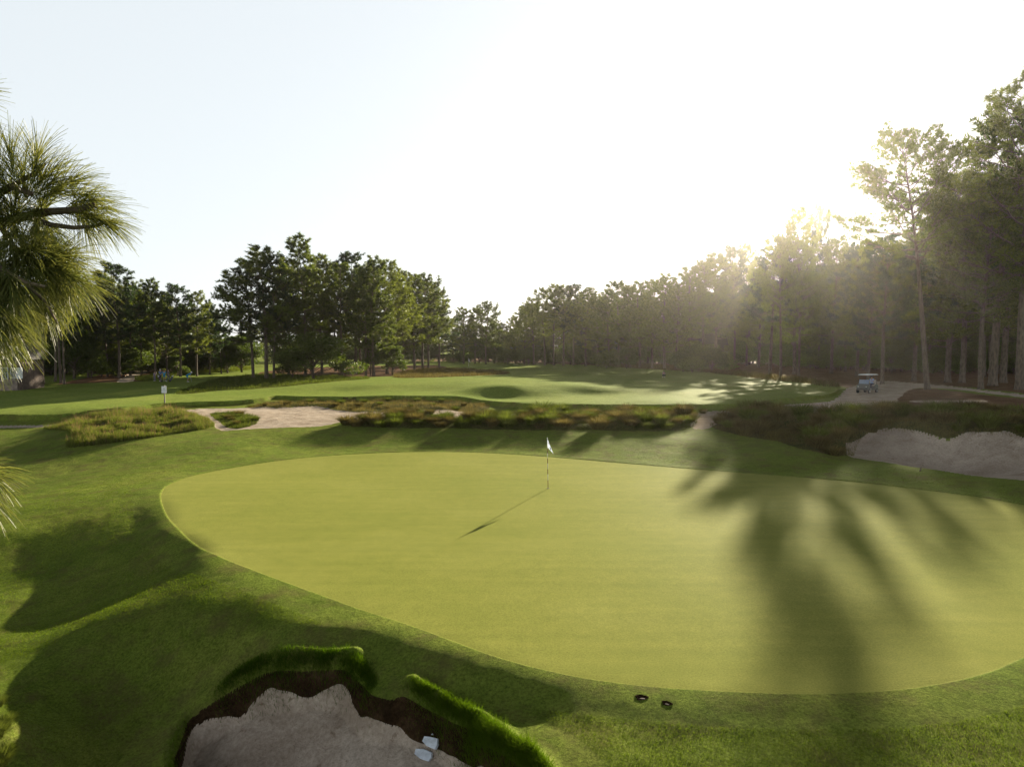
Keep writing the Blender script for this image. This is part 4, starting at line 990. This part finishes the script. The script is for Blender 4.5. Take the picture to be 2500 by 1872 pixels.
# putter, ball, golf bags
x_, y_ = gp.location.x, gp.location.y
x2, y2 = x_+.62, y_-.05; zz = tz(x2, y2)
rt = empty('putter', (x2, y2, zz)); tag(rt, 'thin putter held down to the grass by the bending golfer', 'golf club')
MB().tube([(-.10, 0, .82), (0, 0, .03)], [.014, .008], 6).build('shaft', pm('steel', (.5, .5, .52), .3, 1), rt); MB().box((0, 0, .02), (.04, .11, .03)).build('club_head', pm('steel', (.5, .5, .52), .3, 1), rt, bevel=.005)
x_, y_ = hit(461, 932.5); o = MB().ball((0, 0, 0), .05, 10, 8).build('golf_ball', pm('ball_white', (.85, .85, .85)), None, True, loc=(x_, y_, tz(x_, y_)+.05)); tag(o, 'white ball on the grass at the feet of the bending golfer', 'ball')
for u, v, tilt, lab, c in ((395, 932.5, -.45, 'dark golf bag on a push trolley in front of the person in the white cap', (.06, .03, .06)), (414, 932, .5, 'dark and white golf bag leaning beside the striding person', (.05, .06, .09))):
    x_, y_ = hit(u, v); rt = empty('golf_bag', (x_, y_, tz(x_, y_)), R(20)); tag(rt, lab, 'golf bag', 'golf bags of the group')
    ax = Vector((math.sin(tilt), 0, math.cos(tilt)))
    MB().tube([tuple(ax*.12), tuple(ax*.5), tuple(ax*.92)], [.11, .125, .14], 12).build('bag_body', pm('bag_%d' % u, c), rt, True)
    MB().tube([tuple(ax*.90), tuple(ax*.95)], .147, 12).build('rim', whitec, rt)
    for k in range(6):
        a = k*1.05; p = ax*.92+Vector((.06*math.cos(a), .06*math.sin(a), 0)); q = p+ax*(.18+.03*(k % 3)); cm = MB(); cm.tube([tuple(p), tuple(q)], .008, 5); cm.ball(tuple(q), (.03, .045, .03), 6, 5); cm.build('club', pm('steel', (.5, .5, .52), .3, 1), rt)
    for sg in (-1, 1):
        w2 = MB(); n = 16; w2.tube([(.0, sg*.26, .13), (.0, sg*.30, .13)], .13, 16); w2.build('wheel', black, rt, True)
        MB().tube([(0, sg*.28, .13), tuple(ax*.45)], .012, 6).build('strut', pm('steel', (.5, .5, .52), .3, 1), rt)
    MB().tube([tuple(ax*.85), tuple(ax*1.0+Vector((-.35*math.copysign(1, tilt), 0, .10)))], .012, 6).build('handle', black, rt)
# golf cart
def golf_cart():
    x, y = hit(2117, 959); rt = empty('golf_cart', (x, y, tz(x, y)), R(130)); tag(rt, 'pale golf cart with white roof parked on the sandy track under the tall pines', 'golf cart')
    body = pm('cart_paint', (.10, .11, .105), .6); dark = pm('cart_dark', (.03, .03, .03), .6); seatm = pm('cart_seat', (.45, .42, .36), .7); roofm = pm('cart_roof', (.78, .80, .82), .4)
    # front is +y
    m = MB(); pr = [(-1.18, .42), (-1.18, .78), (-.95, .86), (-.55, .84), (-.35, .56), (-.3, .36), (.45, .36), (.55, .52), (.62, .92), (.72, .98), (1.02, .86), (1.2, .62), (1.22, .38), (1.0, .30), (-1.0, .30)]
    n = len(pr); vs = [(-.57, a, b) for a, b in pr]+[(.57, a, b) for a, b in pr]
    m.poly(vs, [list(range(n))[::-1], list(range(n, 2*n))]+[[i, (i+1) % n, n+(i+1) % n, n+i] for i in range(n)]); m.build('body', body, rt, bevel=.02)
    MB().box((0, 1.16, .42), (1.08, .14, .16)).build('bumper', dark, rt, bevel=.03)
    MB().box((0, -1.2, .42), (1.08, .12, .14)).build('bumper', dark, rt, bevel=.03)
    MB().box((0, -.48, .80), (1.06, .52, .14)).build('seat', seatm, rt, bevel=.04)
    MB().box((0, -.80, 1.10), (1.06, .12, .44)).build('backrest', seatm, rt, bevel=.04)
    MB().box((0, -1.02, .96), (.95, .34, .10)).build('bag_well', dark, rt, bevel=.02)
    r = MB(); r.box((0, -.15, 1.86), (1.18, 1.98, .05)); r.box((0, -.15, 1.905), (1.08, 1.86, .045), taper=.93); r.build('roof', roofm, rt, bevel=.02)
    for sx in (-1, 1):
        MB().tube([(sx*.52, .80, .90), (sx*.50, .62, 1.84)], .02, 8).build('post', dark, rt)
        MB().tube([(sx*.52, -.98, .82), (sx*.50, -.95, 1.84)], .02, 8).build('post', dark, rt)
        MB().ball((sx*.40, 1.13, .66), (.09, .05, .06), 10, 6).build('headlight', pm('lamp_glass', (.7, .7, .65), .15), rt, True)
        MB().tube([(sx*.50, -.62, 1.0), (sx*.56, -.45, 1.02), (sx*.50, -.32, .86)], .018, 6).build('armrest', dark, rt)
        for yy in (-.82, .84):
            w = MB(); w.tube([(sx*.50, yy, .23), (sx*.64, yy, .23)], [.225, .225], 22); wo = w.build('wheel', dark, rt, bevel=.02)
            MB().tube([(sx*.635, yy, .23), (sx*.648, yy, .23)], .11, 16).build('hub', pm('hub_grey', (.4, .4, .4), .4, .6), wo)
    MB().poly([(-.50, .80, .94), (.50, .80, .94), (.49, .71, 1.38), (-.49, .71, 1.38), (-.50, .785, .94), (.50, .785, .94), (.49, .695, 1.38), (-.49, .695, 1.38)], [[0, 1, 2, 3], [7, 6, 5, 4], [0, 4, 5, 1], [1, 5, 6, 2], [2, 6, 7, 3], [3, 7, 4, 0]]).build('windscreen', pm('screen_tint', (.20, .25, .34), .25), rt)
    sw = MB(); pts = [(-.25+.15*math.cos(a), .42+.08*math.sin(a), 1.02+.13*math.sin(a)) for a in np.linspace(0, 6.283, 18)]; sw.tube(pts, .014, 6, False); sw.tube([(-.25, .42, 1.02), (-.25, .65, .8)], .018, 6); sw.build('steering_wheel', dark, rt)
    a = R(130); px, py = -.25, -.42
    wx, wy = x+px*math.cos(a)-py*math.sin(a), y+px*math.sin(a)+py*math.cos(a)
    return wx, wy, tz(x, y)
cxp, cyp, czp = golf_cart()
sit = dict(pel=(0, 0, .20), wst=(0, -.03, .34), chs=(0, -.02, .58), nck=(0, 0, .74), hdb=(0, .01, .82), hd=(0, .03, .92), top=(0, .03, 1.01), shL=(-.17, 0, .68), shR=(.17, 0, .68), elL=(-.22, .14, .44), elR=(.22, .14, .44),
           wrL=(-.10, .36, .48), wrR=(.10, .36, .48), haL=(-.08, .42, .50), haR=(.08, .42, .50), hpL=(-.09, .04, .17), hpR=(.09, .04, .17), knL=(-.11, .44, .15), knR=(.11, .44, .15), anL=(-.11, .46, -.26), anR=(.11, .46, -.26), toL=(-.11, .62, -.32), toR=(.11, .62, -.32))
pr_ = person(2117, 959, 'person in a pale blue shirt sitting in the golf cart', R(130), sit, pm('pale_blue_shirt', (.30, .42, .66)), navy, hairb, cap=black, H=1.75, group=None)
pr_.location = (cxp, cyp, czp+.72)
# fallen sticks at the right bunker, turf holes, white slabs
for u, v, du, dv, lab, r in ((2246, 1150, 24, -8, 'dark broken stick pointing up out of the grass at the edge of the right bunker', .035), (2305, 1150, 44, 11, 'long thin dead branch lying along the lower edge of the right bunker', .018)):
    a = hit(u, v); b = hit(u+du, v+dv); za, zb = tz(*a), tz(*b); L_ = math.dist(a, b); k = min(1, 1.1/max(L_, .1))
    b = (a[0]+(b[0]-a[0])*k, a[1]+(b[1]-a[1])*k); zb = tz(*b)+(.16 if r > .03 else .04)
    rt = empty('fallen_branch', (a[0], a[1], za)); tag(rt, lab, 'branch')
    d = Vector((b[0]-a[0], b[1]-a[1], zb-za))
    MB().tube([(0, 0, .01), tuple(d*.5+Vector((0, 0, .03))), tuple(d)], [r, r*.85, r*.4], 7).build('stem', M['bark'], rt, True)
    MB().tube([tuple(d*.5+Vector((0, 0, .03))), tuple(d*.62+Vector((.02, -.08, .09)))], [r*.5, r*.2], 5).build('twig', M['bark'], rt, True)
def clod(u, v, s, label, rz):
    x, y = hit(u, v); e = .12; z = tz(x, y); rt = empty('turf_divot', (x, y, z+.004), rz, s); tag(rt, label, 'turf hole', 'turf holes below the green')
    nrm = Vector((-(tz(x+e, y)-tz(x-e, y))/(2*e), -(tz(x, y+e)-tz(x, y-e))/(2*e), 1)).normalized()
    rt.rotation_euler = (nrm.to_track_quat('Z', 'Y').to_matrix() @ Matrix.Rotation(rz, 3, 'Z')).to_euler()
    m = MB(); n = 18; vs = []
    for k, (rr, h) in enumerate(((1.0, -.02), (.95, .006), (.78, .016), (.6, .004), (.3, .001), (.0, .001))):
        for j in range(n):
            a = 6.283*j/n; q = rr*(1+.14*math.sin(3*a+s)+.1*math.sin(5*a)); vs.append((.15*q*math.cos(a), .10*q*math.sin(a), h*(1+.5*math.sin(a))))
    fs = [[k*n+j, k*n+(j+1) % n, (k+1)*n+(j+1) % n, (k+1)*n+j] for k in range(5) for j in range(n)]
    m.poly(vs, fs); m.build('soil', M['earth'], rt, True)
    st = MB(); st.ball((.02, -.06, .006), (.07, .025, .009), 8, 6); st.build('pale_soil', pm('pale_soil', (.17, .135, .12), .9), rt, True)
clod(1566, 1702, .75, 'larger left one of two dark turf holes below the front edge of the green', .2)
clod(1628, 1716, .6, 'smaller right one of two dark turf holes below the front edge of the green', -.3)
def slabs():
    x, y = hit(1050, 1846); z = tz(x, y); rt = empty('broken_slab', (x, y, z+.03), -.25, 1.3); tag(rt, 'broken white slab lying in pieces under the grass lip of the front bunker', 'slab')
    for k, (ox, oy, oz, w_, h_, rz, ry, tilt) in enumerate(((-.01, .05, .16, .30, .15, -.35, .0, 1.0), (-.07, -.04, .02, .28, .15, -.15, .1, 1.0), (.09, .12, .24, .22, .06, .1, 0, .9), (.24, .06, .12, .08, .06, .4, 0, 1.0))):
        rgk = random.Random(k+3); n = 7; top = []
        for j in range(n):
            a = 6.283*j/n; c, s_ = math.cos(a), math.sin(a); e = 1/max(abs(c), abs(s_)); top.append((w_*.5*c*e*rgk.uniform(.82, 1.06), h_*.5*s_*e*rgk.uniform(.75, 1.1)))
        m = MB(); vs = [(a, b, -.018) for a, b in top]+[(a*.96, b*.94, .018) for a, b in top]
        m.poly(vs, [list(range(n))[::-1], list(range(n, 2*n))]+[[j, (j+1) % n, n+(j+1) % n, n+j] for j in range(n)])
        o = m.build('slab_piece', pm('slab_white', (.62, .68, .78), .6, var=.25, scale=9), rt); o.location = (ox, oy, oz); o.rotation_euler = (tilt, ry, rz)
slabs()
# ------------------------------------------------------------------ buildings
def house(u, v, rz, W, D, Hw, Hr, wallm, roofm, label, wins, door=None, chim=False, base=None):
    a = hit(u, v); rt = empty('house', (a[0], a[1], tz(*a)-.1), rz); tag(rt, label, 'house')
    MB().box((0, 0, Hw/2), (W, D, Hw)).build('wall', wallm, rt)
    if base: MB().box((0, -D/2-.15, .75), (W*.9, .3, 1.5)).build('stone_base', base, rt)
    o = .5; m = MB(); m.poly([(-W/2-o, -D/2-o, Hw-.02), (W/2+o, -D/2-o, Hw-.02), (W/2+o, D/2+o, Hw-.02), (-W/2-o, D/2+o, Hw-.02), (-W/2-o, 0, Hw+Hr), (W/2+o, 0, Hw+Hr)], [[0, 1, 5, 4], [2, 3, 4, 5], [1, 2, 5], [3, 0, 4], [3, 2, 1, 0]])
    rf = m.build('roof', roofm, rt)
    if chim: MB().box((W*.25, 0, Hw+Hr), (.8, .8, 1.6)).build('chimney', wallm, rf)
    fr = pm('window_frame_white', (.5, .5, .5), .5); gl = pm('window_glass', (.05, .07, .09), .08)
    for wx, wz, ww, wh in wins:
        f = MB(); y0 = -D/2-.05
        for q in ((-ww/2, 0, .12, wh), (ww/2, 0, .12, wh), (0, 0, .05, wh)): f.box((wx+q[0], y0, wz), (q[2], .12, q[3]))
        for q in (-wh/2, 0, wh/2): f.box((wx, y0-.003, wz+q), (ww+.12, .12, .10 if q else .05))
        fo = f.build('window', fr, rt); MB().box((wx, -D/2-.02, wz), (ww, .05, wh)).build('pane', gl, fo)
    if door:
        d = MB().box((door[0], -D/2-.05, door[1]), (door[2], .1, door[3])).build('door', pm('door_white', (.62, .66, .68), .5), rt)
        MB().ball((door[0]+door[2]*.38, -D/2-.14, door[1]-.05), .05, 8, 6).build('handle', pm('steel', (.5, .5, .52), .3, 1), d)
    return rt
brick = pm('brown_brick', (.10, .07, .055), .85, var=.5, scale=3); stone = pm('rough_stone', (.24, .19, .16), .9, var=.5, scale=2)
greyw = pm('grey_siding', (.13, .135, .14), .8); shing = pm('dark_shingle', (.04, .038, .036), .8, var=.3); bluer = pm('blue_green_roof', (.10, .22, .26), .5)
house(24, 950, R(8), 5.6, 6, 4.0, 2.2, brick, shing, 'brown brick house with white windows behind the hanging needles at the left edge', [(-2.2, 2.3, .6, 1.4), (1.1, 2.3, .6, 1.4), (2.0, 2.3, .5, 1.3)], (2.75, 2.3, .7, 1.4), True, stone)
house(1262, 879, R(-6), 14, 8, 4.5, 4.5, greyw, bluer, 'house with a blue green roof far behind under the hazy trees', [(-5, 2.2, 1.6, 1.8), (-2, 2.2, 1.6, 1.8), (4, 2.2, 2, 1.8)])
house(1500, 888, R(5), 10, 7, 7.5, 2.5, greyw, shing, 'grey two storey house hidden behind the trunks of the right-hand wood', [(-3, 2.0, 1.2, 1.8), (0, 5.6, 1.2, 1.8), (3, 2.0, 1.2, 1.8)])
house(1716, 889, R(-4), 13, 8, 4.2, 5.0, greyw, shing, 'pale grey gabled house between trunks behind the far fairway', [(-4, 2.2, 1.6, 1.7), (0, 2.2, 1.6, 1.7), (4, 2.2, 1.6, 1.7)])
def parasol(u, v, label):
    a = hit(u, v); rt = empty('parasol', (a[0], a[1], tz(*a))); tag(rt, label, 'parasol', 'white parasols by the brick house')
    MB().tube([(0, 0, 0), (0, 0, 2.5)], .03, 8).build('pole', pm('steel', (.5, .5, .52), .3, 1), rt)
    MB().tube([(0, 0, 0), (0, 0, .08)], .28, 16).build('foot', pm('cart_dark', (.03, .03, .03)), rt)
    m = MB(); n = 8; vs = [(0, 0, 2.75)]+[(.9*math.cos(6.283*k/n), .9*math.sin(6.283*k/n), 2.52) for k in range(n)]+[(1.6*math.cos(6.283*k/n), 1.6*math.sin(6.283*k/n), 2.2) for k in range(n)]+[(1.6*math.cos(6.283*k/n), 1.6*math.sin(6.283*k/n), 2.05) for k in range(n)]
    fs = [[0, 1+k, 1+(k+1) % n] for k in range(n)]+[[1+k, 9+k, 9+(k+1) % n, 1+(k+1) % n] for k in range(n)]+[[9+k, 17+k, 17+(k+1) % n, 9+(k+1) % n] for k in range(n)]
    m.poly(vs, fs); m.build('canopy', pm('parasol_cloth', (.85, .85, .86), .8, var=.04), rt)
parasol(28, 950, 'open white parasol right of its twin beside the brick house')
parasol(2, 950, 'open white parasol cut by the left edge of the photo')
# ------------------------------------------------------------------ sky, sun, camera
w = bpy.data.worlds.new('World'); scene.world = w; w.use_nodes = True
nt = w.node_tree; bg = nt.nodes['Background']
sky = nt.nodes.new('ShaderNodeTexSky'); sky.sky_type = 'NISHITA'; sky.sun_disc = False
sky.sun_elevation = SUN_EL; sky.sun_rotation = SUN_AZ
sky.air_density = 1.0; sky.dust_density = 1.0; sky.ozone_density = 1.0
hs = nt.nodes.new('ShaderNodeHueSaturation'); hs.inputs['Saturation'].default_value = .55; hs.inputs['Value'].default_value = .26; nt.links.new(sky.outputs[0], hs.inputs['Color'])
tcs = nt.nodes.new('ShaderNodeTexCoord'); sx = nt.nodes.new('ShaderNodeSeparateXYZ'); nt.links.new(tcs.outputs['Generated'], sx.inputs[0])
el = ramp(nt, sx.outputs['Z'], [(.44, (1, 1, 1)), (.56, (.22, .22, .22)), (.74, (.03, .03, .03))])
veil = mixc(nt, 1.0, mixc(nt, 1.0, hs.outputs[0], (4.4, 4.7, 4.85), 'ADD'), el, 'MULTIPLY')
nt.links.new(veil, bg.inputs['Color']); bg.inputs['Strength'].default_value = .05
sd = Vector((math.sin(SUN_AZ)*math.cos(SUN_EL), math.cos(SUN_AZ)*math.cos(SUN_EL), math.sin(SUN_EL)))
if os.environ.get('HAZE', '1') == '1':  # scattering volume added to imitate the lens's veiling glare towards the sun
    hz = MB().box((0, 140, 20), (700, 420, 60)).build('glare_haze', bpy.data.materials.new('glare_haze')); tag(hz, 'thin warm evening haze between the trees', 'glare_haze', kind='stuff')
    hm = hz.data.materials[0]; hm.use_nodes = True; hn = hm.node_tree; hn.nodes.clear()
    vo = hn.nodes.new('ShaderNodeVolumePrincipled'); vo.inputs['Color'].default_value = (1, .95, .90, 1); vo.inputs['Density'].default_value = .000085; vo.inputs['Anisotropy'].default_value = .88
    ou = hn.nodes.new('ShaderNodeOutputMaterial'); hn.links.new(vo.outputs[0], ou.inputs['Volume'])
L = bpy.data.lights.new('sun', 'SUN'); L.energy = 5.0; L.angle = R(.6); L.color = (1, .87, .65)
lo = link('sun', L); lo.rotation_euler = sd.to_track_quat('Z', 'Y').to_euler()
cam = bpy.data.cameras.new('camera'); cam.sensor_width = 36; cam.lens = 36*F/2500; cam.clip_end = 6000; cam.clip_start = .1
co = link('camera', cam); co.location = (0, 0, CAMZ); co.rotation_euler = (math.pi/2-PITCH, 0, 0); scene.camera = co
vs_ = scene.view_settings; vs_.view_transform = 'Standard'; vs_.look = 'None'; vs_.gamma = 1; vs_.exposure = 1.68; vs_.use_curve_mapping = False
scene.cycles.max_bounces = 6; scene.cycles.transparent_max_bounces = 4; scene.cycles.diffuse_bounces = 3; scene.cycles.volume_bounces = 0
scene.cycles.use_denoising = True
